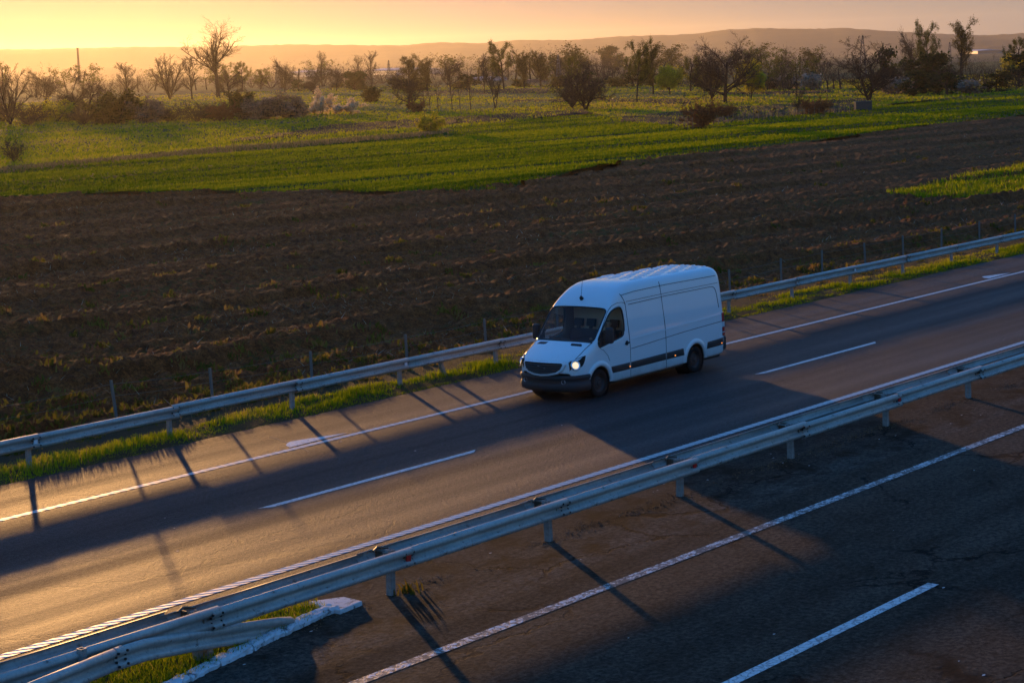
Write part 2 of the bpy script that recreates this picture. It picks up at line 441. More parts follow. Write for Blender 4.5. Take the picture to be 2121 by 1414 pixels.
# ---------------------------------------------------------------- terrain
NR = RM @ np.array([0, 0, 1.0])
def road_z(x, y): return -(NR[0] * x + NR[1] * y) / NR[2]
def ground_z(x, y):
    t = smooth01(35.4, 42.0, y); zr = road_z(x, y) - .05
    return zr + (ZF - zr) * t
PSI = math.atan2(wf[1], wf[0])
BND = [(-420, 424), (0, 411), (300, 402), (600, 397), (800, 398), (1020, 393), (1130, 372), (1300, 337), (1500, 310), (1700, 291), (1900, 263), (2121, 240), (2600, 180)]
BNDW = [G(*q) for q in BND]
TOP1 = [(-420, 392), (0, 354), (400, 317), (860, 284), (900, 272), (1215, 236), (1290, 251), (1420, 269), (1500, 259), (1770, 233), (1850, 217), (2121, 188), (2600, 146)]
TOP1W = [G(*q) for q in TOP1]
PLOUGH = [(q[0], q[1]) for q in BNDW] + [(420, 36.4), (-40, 36.4)]
CROP = [(q[0], q[1]) for q in BNDW] + [(q[0], q[1]) for q in TOP1W[::-1]]
PATCH = [(q[0], q[1]) for q in (G(*a) for a in [(1835, 404), (1900, 391), (1960, 379), (2060, 362), (2121, 345), (2330, 300), (2330, 372), (2121, 402), (1980, 409)])]

def polar_field(name, mask, height, r0, r1, nphi, drk, mt, half=19.5, label=None):
    rs = [r0]
    while rs[-1] < r1: rs.append(rs[-1] + drk * rs[-1] ** 1.25)
    rs = np.array(rs); ph = PSI + np.radians(np.linspace(-half, half, nphi))
    R, P = np.meshgrid(rs, ph, indexing='ij')
    X = CAM_P[0] + R * np.cos(P); Y = CAM_P[1] + R * np.sin(P)
    Z = height(X, Y)
    idx = np.arange(X.size).reshape(X.shape)
    q = np.stack([idx[:-1, :-1], idx[1:, :-1], idx[1:, 1:], idx[:-1, 1:]], -1).reshape(-1, 4)[:, ::-1]
    cx = X.ravel()[q].mean(1); cyy = Y.ravel()[q].mean(1)
    q = q[mask(cx, cyy)]
    used = np.unique(q); rem = np.full(X.size, -1); rem[used] = np.arange(len(used))
    V = np.stack([X.ravel(), Y.ravel(), Z.ravel()], 1)[used]
    return ob(name, me_np(name, V, rem[q], [mt], True), kind='structure')
TH = math.radians(-3.0)
def uv(x, y): return x * math.cos(TH) + y * math.sin(TH), -x * math.sin(TH) + y * math.cos(TH)
def h_plough(x, y):
    u, v = uv(x, y)
    fade = smooth01(36.2, 38.5, y)
    w = fbm(u * .05, v * .05, 90, 3) * 6
    ridge = fbm(u * .022, (v + w * .5) * .55, 3, 3) - .5
    fur = np.sin((v + w * .35) * 2 * math.pi / 1.15) * .085 * (.4 + fbm(u * .04, v * .15, 301, 2))
    clod = np.abs(fbm(x * 2.1, y * 2.1, 21, 3) - .5) * 2
    c2 = fbm(x * 5.5, y * 5.5, 41, 2) - .5
    c3 = np.abs(fbm(x * 3.6 + 5, y * 3.6, 141, 2) - .5) * 2 - .3
    d9 = ((v + w * .9) % 9.3) - 4.65
    big = .36 * np.exp(-(d9 / .6) ** 2) * (.35 + fbm(u * .06, v * 0 + np.floor((v + w * .9) / 9.3) * 3.7, 401, 3)) - .12 * np.exp(-((d9 + 1.2) / .6) ** 2)
    soft = smooth01(.42, .62, fbm(u * .03, v * .09, 61, 3))     # rougher and smoother ground
    return ground_z(x, y) + fade * (big + ridge * .40 + fur * .8 + (.15 + .20 * soft) * (clod - .3) + .20 * c2 + .10 * c3) - (1 - fade) * .04
def h_crop(x, y):
    u, v = uv(x, y)
    return ZF + .05 + .55 * (fbm(u * .012, v * .035, 5, 3) - .5) + .75 * (fbm(u * .015, v * .14, 8, 3) - .5) + .05 * (fbm(x * .9, y * .9, 9, 2) - .5) + .05 * np.sin(v * 2 * math.pi / 3.1)
def h_meadow(x, y):
    u, v = uv(x, y)
    return ZF - .02 + .8 * (fbm(u * .008, v * .02, 15, 3) - .5) + .35 * (fbm(u * .03, v * .12, 18, 3) - .5) + .08 * (fbm(x * .5, y * .5, 19, 2) - .5)
polar_field('ploughed_field', lambda x, y: inpoly(x + 5 * (fbm(x * .35, y * .35, 201, 3) - .5), y + 5 * (fbm(x * .35, y * .35, 207, 3) - .5) * smooth01(45, 60, y), PLOUGH), h_plough, 40, 300, 720, .00105, M_SOIL)
polar_field('green_crop_field', lambda x, y: inpoly(x, y, CROP), h_crop, 100, 620, 330, .0016, M_CROP)
MEADOW = [(q[0], q[1]) for q in TOP1W]
def in_meadow(x, y):
    r = np.hypot(x - CAM_P[0], y - CAM_P[1])
    return (r < 1390) & ~inpoly(x, y, CROP) & ~inpoly(x, y, PLOUGH) & (y > 60)
polar_field('meadow', in_meadow, h_meadow, 105, 1400, 260, .0022, M_TURF)
# the wide plain out to the hills
gm = MB(); S = 10000.0
gm.add([(-S, -S, ZF - .75), (S, -S, ZF - .75), (S, S, ZF - .75), (-S, S, ZF - .75)], [(0, 1, 2, 3)])
gm.build('ground', M_FARGROUND, kind='structure')

# field strips beyond the crop, each a low sheet laid on the meadow
def strip(name, pix, mt, lift, n=90):
    lift = lift * .6
    """pix: upper edge and lower edge as pixel polylines (left to right)"""
    up, lo = pix
    def along(pl, t):
        xs = [q[0] for q in pl]; x = xs[0] + (xs[-1] - xs[0]) * t
        return x, float(np.interp(x, xs, [q[1] for q in pl]))
    V, F = [], []; k = 9
    for i in range(n + 1):
        a, b = along(up, i / n), along(lo, i / n)
        A, B = G(*a), G(*b)
        for j in range(k):
            P = A + (B - A) * j / (k - 1)
            P[0] += rng.normal(0, .35); P[1] += rng.normal(0, .35)
            V.append((P[0], P[1], float(h_meadow(np.array(P[0]), np.array(P[1]))) + lift - (.25 if j in (0, k - 1) else 0) + rng.normal(0, .05)))
    for i in range(n):
        for j in range(k - 1):
            a = i * k + j; F.append((a, a + 1, a + k + 1, a + k))
    ob(name, me_np(name, V, F, [mt], True), kind='structure')
M_TRACK = turf_mat('track_dry', (.10, .07, .028), (.15, .11, .05), (.07, .07, .018), .5, .8)
M_LIME = turf_mat('young_wheat', (.05, .085, .012), (.075, .11, .015), (.07, .10, .015), .6, .4)
strip('soil_strip', ([(480, 287), (700, 261), (870, 249), (1215, 229)], [(480, 297), (700, 277), (870, 268), (1215, 238)]), M_STRIPSOIL, .30)
strip('farm_track', ([(-300, 382), (0, 351), (400, 312), (860, 278), (930, 270)], [(-300, 394), (0, 359), (400, 321), (860, 286), (930, 276)]), M_TRACK, .32)
strip('soil_strip', ([(870, 188), (1140, 183)], [(870, 203), (1140, 195)]), M_STRIPSOIL, .30)
strip('soil_strip', ([(1060, 209), (1250, 204), (1430, 208)], [(1060, 216), (1250, 213), (1430, 221)]), M_STRIPSOIL, .30)
strip('wheat_strip', ([(540, 193), (800, 190), (1130, 195), (1420, 191)], [(540, 200), (800, 201), (1130, 204), (1420, 203)]), M_LIME, .26)
strip('wheat_strip', ([(700, 216), (900, 217), (1140, 207)], [(700, 234), (900, 238), (1140, 222)]), M_LIME, .26)
strip('orchard_ground', ([(1290, 246), (1420, 232), (1640, 214), (1790, 203)], [(1290, 254), (1420, 268), (1640, 247), (1790, 231)]), turf_mat('orchard_soil', (.032, .020, .009), (.055, .036, .016), (.05, .05, .012), .48, .8), .34)
strip('soil_strip', ([(1490, 191), (1720, 186)], [(1490, 199), (1720, 195)]), M_STRIPSOIL, .3)

# hills on the horizon
RIDGE = [(-900, 108), (-400, 102), (0, 101), (130, 100), (330, 95), (420, 96), (540, 93), (640, 90), (760, 92), (850, 93), (930, 86), (1010, 88), (1100, 81), (1200, 82), (1300, 74), (1380, 72),
         (1450, 69), (1520, 60), (1600, 57), (1680, 59), (1760, 57), (1850, 63), (1950, 69), (2050, 72), (2121, 68), (2400, 76), (2900, 84)]
def ridge_h(phi, D):
    t = math.tan(PSI - phi)
    px = CX + F_PX * t
    y = np.interp(px, [q[0] for q in RIDGE], [q[1] for q in RIDGE])
    d = ray(px, y); return CAM_P[2] + D * d[2] / math.hypot(d[0], d[1])
phs = PSI + np.radians(np.linspace(-27, 27, 420)); HD = 7400.0
prof = np.array([ridge_h(p_, HD) for p_ in phs]); prof = prof + (vnoise(np.arange(420) * .9, np.zeros(420), 5) - .5) * 3.0
def hill_mesh(name, Ds, hs, mt):
    V = []
    for D, hk in zip(Ds, hs):
        for i, p_ in enumerate(phs):
            rel = fbm(np.array(p_ * 60), np.array(D * .003), 33, 4) - .5
            V.append((CAM_P[0] + D * math.cos(p_), CAM_P[1] + D * math.sin(p_), ZF - 2 + (prof[i] - ZF) * hk + rel * 60 * (1 - hk) * (hk > .02)))
    n = len(phs); idx = np.arange(len(V)).reshape(len(Ds), n)
    q = np.stack([idx[:-1, :-1], idx[1:, :-1], idx[1:, 1:], idx[:-1, 1:]], -1).reshape(-1, 4)[:, ::-1]
    ob(name, me_np(name, V, q, [mt], True), kind='structure')
M_HILL = turf_mat('hill_woods', (.04, .036, .02), (.085, .07, .04), (.11, .085, .05), .55, .02)
hill_mesh('hills', [5200, 5500, 5800, 6100, 6500, 6850, 7150, 7400, 7700, 8200, 8800], [0, .14, .25, .33, .52, .70, .88, 1, .97, .7, .0], M_HILL)

# ---------------------------------------------------------------- roads (road frame)
X0R, X1R = -160.0, 620.0
def sheet(name, y0, y1, z, mt):
    m = MB(); xs = np.linspace(X0R, X1R, 40)
    for a, b in zip(xs[:-1], xs[1:]): m.add([(a, y0, z), (b, y0, z), (b, y1, z), (a, y1, z)], [(0, 1, 2, 3)])
    return m.build(name, mt, road=True, kind='structure')
near_road = sheet('near_carriageway', -6.0, 18.75, 0, M_NEAR)
median = sheet('median_strip', 18.75, 22.45, -.004, M_MED)
far_road = sheet('far_carriageway', 22.45, 33.70, 0, M_ROAD)
# ragged asphalt edge towards the verge
V, F = [], []
xs = np.arange(-30, 170, .35)
for i, x in enumerate(xs):
    V += [(x, 33.70, 0), (x, 33.80 + .16 * float(fbm(np.array(x * .8), np.array(1.), 77, 3)), -.012)]
    if i: F.append((2 * i - 2, 2 * i, 2 * i + 1, 2 * i - 1))
ob('asphalt_edge', me_np('asphalt_edge', V, F, [M_ROAD]), far_road)
def mark(name, x0, x1, yc, w, mt, parent, z=.004, slant=0.0, step=4.0):
    n = max(1, int((x1 - x0) / step)); xs = np.linspace(x0, x1, n + 1); m = MB(); V, F = [], []
    for i, x in enumerate(xs):
        s0 = slant if i == n else 0; s1 = slant if i == 0 else 0
        V += [(x - s0 * 0, yc - w / 2, z), (x + (s0 if i == n else -s1), yc + w / 2, z)]
        if i: F.append((2 * i - 2, 2 * i, 2 * i + 1, 2 * i - 1))
    m.add(V, F); return m.build(name, mt, parent)
mark('edge_line', X0R, 400, 30.95, .19, M_RIB, far_road)
mark('inner_line', X0R, 400, 23.15, .21, M_RIB, far_road)
for k in range(-4, 14): mark('lane_dash', 24.95 + 17.72 * k, 24.95 + 5.95 + 17.72 * k, 27.0, .17, M_PAINT, far_road, slant=.25)
mark('edge_line', X0R, 300, 17.77, .21, M_WORN, near_road)
for k in range(-3, 6): mark('lane_dash', 20.05 + 17.7 * k, 26.0 + 17.7 * k, 13.50, .19, M_WORN2, near_road)
for cxm in (30.45, 65.7, -4.8):            # painted half drop on the hard shoulder
    V = []; n = 18
    for i in range(n + 1):
        t = i / n; x = cxm - .95 + 1.9 * t
        wd = .50 * (t * 4) ** .5 if t < .25 else .50 * (1 - ((t - .25) / .75) ** 1.2)
        V += [(x, 31.16 + .05 * t, .004), (x, 31.16 + .05 * t + max(.012, wd), .004)]
    ob('shoulder_marking', me_np('shoulder_marking', V, [(2 * i, 2 * i + 2, 2 * i + 3, 2 * i + 1) for i in range(n)], [M_PAINT]), far_road)
# thin transverse seams in the hard shoulder
M_TAR = plain('tar', (.012, .012, .012), .5)
for x, y0, y1, sl in ((29.35, 30.4, 32.6, .9), (49.3, 30.2, 33.2, 1.2), (58.2, 29.8, 33.0, 1.2), (41.0, 30.3, 32.2, .8)):
    m = MB(); n = 10; V, F = [], []
    for i in range(n + 1):
        t = i / n; xx = x + sl * t + rng.normal(0, .012); V += [(xx, y0 + (y1 - y0) * t, .003), (xx + .028, y0 + (y1 - y0) * t, .003)]
        if i: F.append((2 * i - 2, 2 * i - 1, 2 * i + 1, 2 * i))
    m.add(V, F).build('tar_seam', M_TAR, far_road)
# repair patches and stray paint scraps
M_SCRAP = plain('paint_scrap', (.55, .53, .5), .7)
def scrap(parent, n, xr, yr, seed):
    r = np.random.default_rng(seed); m = MB()
    for _ in range(n):
        x, y = r.uniform(*xr), r.uniform(*yr); s = r.uniform(.006, .022); a = r.uniform(0, 6.28)
        pts = [(x + s * (1 + r.uniform(-.4, .4)) * math.cos(a + k * 1.25) * 1.6, y + s * math.sin(a + k * 1.25), .0035) for k in range(5)]
        m.add(pts, [(0, 1, 2, 3, 4)])
    m.build('paint_chips', M_SCRAP, parent, kind='stuff')
scrap(far_road, 16, (18, 60), (23.6, 33), 3); scrap(near_road, 26, (17, 48), (9, 17.5), 4); scrap(median, 40, (17, 50), (19, 22), 5)

# ---------------------------------------------------------------- verge
V, F = [], []
ys = [33.66, 33.95, 34.3, 34.8, 35.4, 36.0, 36.6, 37.2]
xs = np.concatenate([np.arange(-40, 12, 4), np.arange(12, 90, .4), np.arange(90, 421, 10)])
for x in xs:
    for y in ys:
        zz = float(ground_z(np.array(x), np.array(y))) + .055 * float(smooth01(33.7, 34.1, np.array(y))) + .09 * (float(fbm(np.array(x * 1.1), np.array(y * 1.6), 51, 3)) - .5) * float(smooth01(33.75, 34.4, np.array(y)))
        V.append((x, y, zz))
k = len(ys)
for i in range(len(xs) - 1):
    for j in range(k - 1): F.append((i * k + j, (i + 1) * k + j, (i + 1) * k + j + 1, i * k + j + 1))
ob('verge', me_np('verge', V, F, [M_VERGE], True), kind='structure')

def blades(pts, h, w, lean, tint, two=True, seed=1, leanaz=None):
    """pts (n,3); h,w arrays. returns V,F(tri),tint"""
    r = np.random.default_rng(seed); n = len(pts)
    a = r.uniform(0, 2 * math.pi, n); side = np.stack([np.cos(a), np.sin(a), np.zeros(n)], 1)
    la = r.uniform(0, 2 * math.pi, n) if leanaz is None else leanaz
    ld = np.stack([np.cos(la), np.sin(la), np.zeros(n)], 1); L = (lean * r.uniform(.2, 1.3, n))[:, None]
    up = np.array([0, 0, 1.0])
    b0 = pts - side * (w / 2)[:, None]; b1 = pts + side * (w / 2)[:, None]
    if two:
        mid = pts + up * (h * .58)[:, None] + ld * L * (h * .3)[:, None]
        m0 = mid - side * (w * .38)[:, None]; m1 = mid + side * (w * .38)[:, None]
        tip = pts + up * (h * (1 - .25 * L[:, 0] ** 2).clip(.35))[:, None] + ld * L * h[:, None]
        V = np.stack([b0, b1, m0, m1, tip], 1).reshape(-1, 3); i = np.arange(n)[:, None] * 5
        F = np.concatenate([i + np.array([0, 1, 3]), i + np.array([0, 3, 2]), i + np.array([2, 3, 4])])
        return V, F, np.repeat(tint, 5)
    tip = pts + up * h[:, None] + ld * L * h[:, None]
    V = np.stack([b0, b1, tip], 1).reshape(-1, 3); i = np.arange(n)[:, None] * 3
    return V, i + np.array([0, 1, 2]), np.repeat(tint, 3)
def stuff(name, V, F, mt, tint, label, cat, parent=None, road=False):
    return ob(name, me_np(name, V, F, [mt], False, attr=tint), parent, road, label=label, cat=cat, kind='stuff')
# roadside grass
r = np.random.default_rng(12)
n = 64000
x = 14 + 95 * r.uniform(0, 1, n) ** 1.5; y = 33.80 + 2.1 * r.uniform(0, 1, n) ** .9
cl = fbm(x * .9, y * 1.6, 71, 3)
keep = r.uniform(0, 1, n) < smooth01(.22, .42, cl) + .25 * (y < 34.6)
x, y, cl = x[keep], y[keep], cl[keep]
h = (.05 + .15 * smooth01(.35, .75, cl)) * r.uniform(.6, 1.5, len(x)) * (1 - .45 * smooth01(35.0, 35.9, y)) * (.22 + .78 * smooth01(33.8, 34.7, y))
w = r.uniform(.010, .02, len(x)) * (1 + (x - 14) / 60)
P = np.stack([x, y, ground_z(x, y) + .03], 1)
tn = np.clip(.47 + .9 * (fbm(x * .5, y * .8, 81, 2) - .5) + r.normal(0, .16, len(x)) + .35 * smooth01(35.1, 35.8, y), 0, 1)
stuff('verge_grass', *blades(P, h, w, .45, tn, True, 5)[:2], M_GRASS, np.repeat(tn, 5), 'bright green grass strip under the far guardrail beside the road', 'grass')
n = 8000
x = 14 + 95 * r.uniform(0, 1, n) ** 1.4; y = 35.5 + 2.4 * r.uniform(0, 1, n)
keep = fbm(x * .5, y * .7, 171, 3) > .44; x, y = x[keep], y[keep]
P = np.stack([x, y, ground_z(x, y) + .0], 1); h = .06 + .30 * r.uniform(0, 1, len(x)) ** 3; tn = r.uniform(0, 1, len(x))
stuff('dry_grass', *blades(P, h, r.uniform(.008, .02, len(x)), .5, tn, True, 6)[:2], M_DRY, np.repeat(tn, 5), 'dry brown grass stalks between far guardrail and wire fence', 'dry grass')

# crop blades, weeds and straw on the fields: even spread over the view
def spread(n, seed, poly, r0, r1, half=18.5):
    r = np.random.default_rng(seed)
    ph = PSI + np.radians(r.uniform(-half, half, n)); rr = 1 / r.uniform(1 / r1, 1 / r0, n)
    x = CAM_P[0] + rr * np.cos(ph); y = CAM_P[1] + rr * np.sin(ph)
    k = inpoly(x, y, poly); return x[k], y[k], rr[k], r
x, y, rr, r = spread(900000, 31, CROP, 110, 600)
u, v = uv(x, y)
tram = np.abs((v % 17.0) - 8.5); tram = ((tram > .7) & (tram < 1.5))
band = smooth01(.35, .65, fbm(u * .012, v * .22, 14, 3))
keep = (r.uniform(0, 1, len(x)) < .35 + .65 * band) & ~tram & (r.uniform(0, 1, len(x)) < .25 + .75 * smooth01(-.4, .5, np.sin(v * 2 * math.pi / 3.1 + 3 * fbm(u * .02, v * .02, 6, 2))))
x, y, rr, band = x[keep], y[keep], rr[keep], band[keep]
P = np.stack([x, y, h_crop(x, y) - .02], 1); h = r.uniform(.14, .30, len(x)); w = .0013 * rr * r.uniform(.6, 1.3, len(x))
tn = np.clip(.05 + .75 * band + .5 * (fbm(x * .02, y * .04, 14, 2) - .5) + r.normal(0, .16, len(x)), 0, 1)  # band tint paints the yellow sunlit streaks into the blade colour
stuff('crop_blades', *blades(P, h, w, .5, tn, False, 8)[:2], M_CROPB, np.repeat(tn, 3), 'short bright green crop covering the field behind the ploughed land', 'crop')
x, y, rr, r = spread(900000, 32, PATCH, 60, 180)
P = np.stack([x, y, h_plough(x, y) + .02], 1); h = r.uniform(.12, .34, len(x)); tn = np.clip(r.normal(.5, .25, len(x)), 0, 1)
stuff('grass_patch', *blades(P, h, .0006 * rr, .5, tn, False, 9)[:2], M_GRASS, np.repeat(tn, 3), 'patch of bright green grass in the ploughed field at the right', 'grass')
# meadow tufts
MEAD2 = [(q[0], q[1]) for q in TOP1W] + [(q[0], q[1]) for q in (G(*a) for a in [(2600, 105), (2121, 150), (1500, 175), (800, 178), (0, 215), (-420, 235)])]
x, y, rr, r = spread(200000, 33, MEAD2, 150, 900)
P = np.stack([x, y, h_meadow(x, y) - .02], 1); tn = np.clip(.15 + fbm(x * .02, y * .08, 24, 3) + r.normal(0, .2, len(x)), 0, 1)
stuff('meadow_grass', *blades(P, r.uniform(.12, .4, len(x)), .0013 * rr * r.uniform(.6, 1.3, len(x)), .6, tn, False, 10)[:2], M_GRASS, np.repeat(tn, 3), 'rough meadow grass between the crop and the trees', 'grass')
# weeds on the ploughed land: clumps of leaves
x, y, rr, r = spread(4200, 34, PLOUGH, 45, 260)
u, v = uv(x, y)
w9 = fbm(u * .05, v * .05, 90, 3) * 6; d9 = ((v + w9 * .9) % 9.3) - 4.65
dens = .02 + .22 * np.exp(-(d9 / .7) ** 2) + .30 * smooth01(.52, .70, fbm(u * .022, v * .38, 61, 3)) + .75 * smooth01(47, 39, y)
k = r.uniform(0, 1, len(x)) < dens; x, y, rr = x[k], y[k], rr[k]
q = 26; s = r.uniform(.12, .42, len(x)) * np.where(rr > 110, 1.25, 1)
X = np.repeat(x, q) + r.normal(0, 1, len(x) * q) * np.repeat(s, q) * .55; Y = np.repeat(y, q) + r.normal(0, 1, len(x) * q) * np.repeat(s, q) * .55
P = np.stack([X, Y, h_plough(X, Y) - .01], 1); h = np.repeat(s, q) * r.uniform(.3, 1.0, len(X)) * .6 + .05
tn = np.clip(np.repeat(r.uniform(0, 1, len(x)), q) + r.normal(0, .15, len(X)), 0, 1)
stuff('field_weeds', *blades(P, h, h * .35 + .0002 * np.repeat(rr, q), .8, tn, True, 11)[:2], M_WEED, np.repeat(tn, 5), 'low yellow-green weeds scattered over the dark ploughed field', 'weeds')
x, y, rr, r = spread(70000, 35, PLOUGH, 45, 260)
u, v = uv(x, y); k = r.uniform(0, 1, len(x)) < .15 + .85 * smooth01(.5, .7, fbm(u * .04, v * .30, 63, 3)); x, y, rr = x[k], y[k], rr[k]
P = np.stack([x, y, h_plough(x, y) - .01], 1); tn = r.uniform(0, 1, len(x)) ** 1.8
stuff('straw_litter', *blades(P, r.uniform(.05, .22, len(x)), .00022 * rr + .012, 2.2, tn, False, 12)[:2], M_STRAW, np.repeat(tn, 3), 'pale straw and stalks lying on the ploughed soil', 'straw')
# dry grass along the farm track
V = []
for t in np.random.default_rng(4).uniform(0, 1, 9000):
    px = -250 + 1180 * t; py = float(np.interp(px, [-300, 0, 400, 860, 930], [390, 357, 319, 284, 274])) + rng.normal(0, 2.2)
    V.append(G(px, py))
P = np.array(V); P[:, 2] = h_meadow(P[:, 0], P[:, 1]) + .1; tn = rng.uniform(0, 1, len(P))
stuff('track_grass', *blades(P, rng.uniform(.15, .45, len(P)), np.full(len(P), .22), .5, tn, False, 13)[:2], M_DRY, np.repeat(tn, 3), 'sunlit dry grass along the track behind the green crop', 'dry grass')

# ---------------------------------------------------------------- guardrails (road frame)
WB = [(0, .155), (.028, .15), (.058, .137), (.076, .115), (.081, .09), (.074, .066), (.045, .042), (.012, .022), (.004, 0), (.012, -.022), (.045, -.042), (.074, -.066), (.081, -.09), (.076, -.115), (.058, -.137), (.028, -.15), (0, -.155)]
def beam_mesh(name, path, side, mt, flat=None):
    """sweep the W profile along path; side=-1 bulges to -Y"""
    V, F = [], []; k = len(WB); n = len(path)
    for i, P in enumerate(path):
        P = np.asarray(P, float); d = np.asarray(path[min(i + 1, n - 1)], float) - np.asarray(path[max(i - 1, 0)], float)
        d /= np.linalg.norm(d); nrm = np.cross([0, 0, 1.0], d) * (1 if side > 0 else -1); nrm /= np.linalg.norm(nrm)
        fl = 1 if flat is None else flat[i]
        for (dd, zz) in WB: V.append(P + nrm * dd * fl + np.array([0, 0, zz * fl]))
    b = len(V)
    off = []
    for i in range(n):                       # inner skin, 3 mm behind
        for j in range(k):
            P = np.asarray(V[i * k + j]); d = np.asarray(path[min(i + 1, n - 1)], float) - np.asarray(path[max(i - 1, 0)], float)
            d /= np.linalg.norm(d); nrm = np.cross([0, 0, 1.0], d) * (1 if side > 0 else -1); nrm /= np.linalg.norm(nrm)
            off.append(P - nrm * .004)
    V = V + off
    for i in range(n - 1):
        for j in range(k - 1):
            a = i * k + j; q = (a, a + 1, a + k + 1, a + k); F.append(q); F.append(tuple(b + t for t in q[::-1]))
        for j in (0, k - 1): a = i * k + j; F.append((a, a + k, b + a + k, b + a))
    for i in (0, n - 1):
        for j in range(k - 1): a = i * k + j; F.append((a, a + 1, b + a + 1, b + a))
    me = me_np(name, V, F, [mt], True)
    bm = bmesh.new(); bm.from_mesh(me); bmesh.ops.recalc_face_normals(bm, faces=bm.faces); bm.to_mesh(me); bm.free()
    return me
def bolts_mesh(side):
    m = MB()
    for dx in (-.09, .09):
        for dz, dd in ((.09, .083), (.035, .036), (-.035, .036), (-.09, .083)):
            m.lathe([(0, side * (dd + .014)), (.017, side * (dd + .012)), (.019, side * (dd - .01))], 7, (dx, 0, dz))
    return m.mesh('bolts', M_BOLT)
def sigma_post(m, x, y, z0, z1, sx=.05, sy=.085, M=None):
    t = .008
    pr = [(-sx, -sy / 2), (sx, -sy / 2), (sx, -sy / 2 + .03), (sx - t, -sy / 2 + .03), (sx - t, -sy / 2 + t), (-sx + t, -sy / 2 + t), (-sx + t, sy / 2 - t), (sx - t, sy / 2 - t), (sx - t, sy / 2 - .03), (sx, sy / 2 - .03), (sx, sy / 2), (-sx, sy / 2)]
    n = len(pr); V = [(x + a, y + b, z0) for a, b in pr] + [(x + a, y + b, z1) for a, b in pr]
    if M is not None: V = [tuple(M @ Vector(v)) for v in V]
    F = [(i, (i + 1) % n, n + (i + 1) % n, n + i) for i in range(n)] + [tuple(range(n, 2 * n))]
    m.add(V, F)
post_far = MB(); sigma_post(post_far, 0, .06, -.6, .70); sigma_post(post_far, 0, .0, .44, .70, .04, .05)
PF = post_far.mesh('post', M_GALV_R)
rail_f = beam_mesh('rail', [(0, 0, 0), (4.17, 0, 0)], -1, M_GALV); rail_b = beam_mesh('rail', [(0, 0, 0), (4.17, 0, 0)], 1, M_GALV)
bolt_f, bolt_b = bolts_mesh(-1), bolts_mesh(1)
def reflector(col):
    m = MB(); m.add([(-.045, -.05, -.05), (.045, -.062, -.05), (.06, -.062, .05), (-.03, -.05, .05), (-.045, -.035, -.05), (.045, -.035, -.05), (.06, -.035, .05), (-.03, -.035, .05)],
          [(0, 1, 2, 3), (0, 4, 5, 1), (1, 5, 6, 2), (2, 6, 7, 3), (3, 7, 4, 0)]); return m.mesh('reflector', col)
REF_W = reflector(plain('white_reflector', (.8, .8, .82), .25)); REF_R = reflector(plain('red_reflector', (.62, .02, .015), .3))
r = np.random.default_rng(44)
RZ = .58
gr = empty('guardrail', (25.26, 34.73, 0), road=True)
tag(gr, 'single-sided steel guardrail on grassy verge beyond the van', 'guardrail')
def child(name, me, par, base, loc, rot=(0, 0, 0)):
    o = bpy.data.objects.new(name, me); o.parent = par; o.location = Vector(loc) - Vector(base); o.rotation_euler = rot; COL.objects.link(o); return o
B = (25.26, 34.73, 0)
for k in range(-6, 26):
    X = 25.26 + 4 * k
    jz, jy = r.normal(0, .012), r.normal(0, .008)
    rl = child('rail', rail_f, gr, B, (X - .085, 34.73 + jy + (.014 if k % 2 else 0), RZ + jz), (0, 0, r.normal(0, .002)))
    bo = bpy.data.objects.new('bolts', bolt_f); bo.parent = rl; bo.location = (.085, 0, 0); bo['kind'] = 'stuff'; COL.objects.link(bo)
    child('post', PF, gr, B, (X - .10, 34.80, -.03 + jz), (r.normal(0, .03), r.normal(0, .03), math.pi / 2 * 0))
    if k in (0, 3, 9): child('reflector', REF_W, gr, B, (X - .02, 34.73 + jy, RZ + jz))
child('post', PF, gr, B, (25.26 + 13.75, 34.83, -.03), (.05, -.42, 0))

gm_ = empty('guardrail', (17.506, 20.47, 0), road=True)
tag(gm_, 'double-sided steel median guardrail between the two carriageways', 'guardrail')
B = (17.506, 20.47, 0)
pm = MB(); sigma_post(pm, 0, 0, -.5, .72, .05, .11); PM = pm.mesh('post', M_GALV_R)
sp = MB()
sp.box((-.05, -.235, .655), (.05, .245, .675)); sp.box((-.05, -.235, .47), (-.03, -.10, .70)); sp.box((-.05, .10, .47), (-.03, .245, .70))
sp.tube([(-.14, .20, .70), (-.02, .23, .735), (.16, .16, .70)], .02, 5)
SPC = sp.mesh('spacer', galv('rusty_bracket', (.20, .15, .11), rust=.9))
for k in range(-3, 24):
    X = 17.506 + 4 * k; jz, jy = r.normal(0, .010), r.normal(0, .008)
    rl = child('rail', rail_f, gm_, B, (X - .085, 20.245 + jy + (.014 if k % 2 else 0), RZ + jz), (0, 0, r.normal(0, .0015)))
    bo = bpy.data.objects.new('bolts', bolt_f); bo.parent = rl; bo.location = (.085, 0, 0); bo['kind'] = 'stuff'; COL.objects.link(bo)
    rl = child('rail', rail_b, gm_, B, (X - .585, 20.715 + r.normal(0, .01) + (.006 if k % 2 else 0), RZ + r.normal(0, .01)), (0, 0, r.normal(0, .0015)))
    child('post', PM, gm_, B, (X - .16, 20.47, 0), (r.normal(0, .012), r.normal(0, .02), 0))
    child('spacer', SPC, gm_, B, (X - .16, 20.47, jz))
    if k % 2: child('reflector', REF_R, gm_, B, (X - .02, 20.245 + jy, RZ + jz))
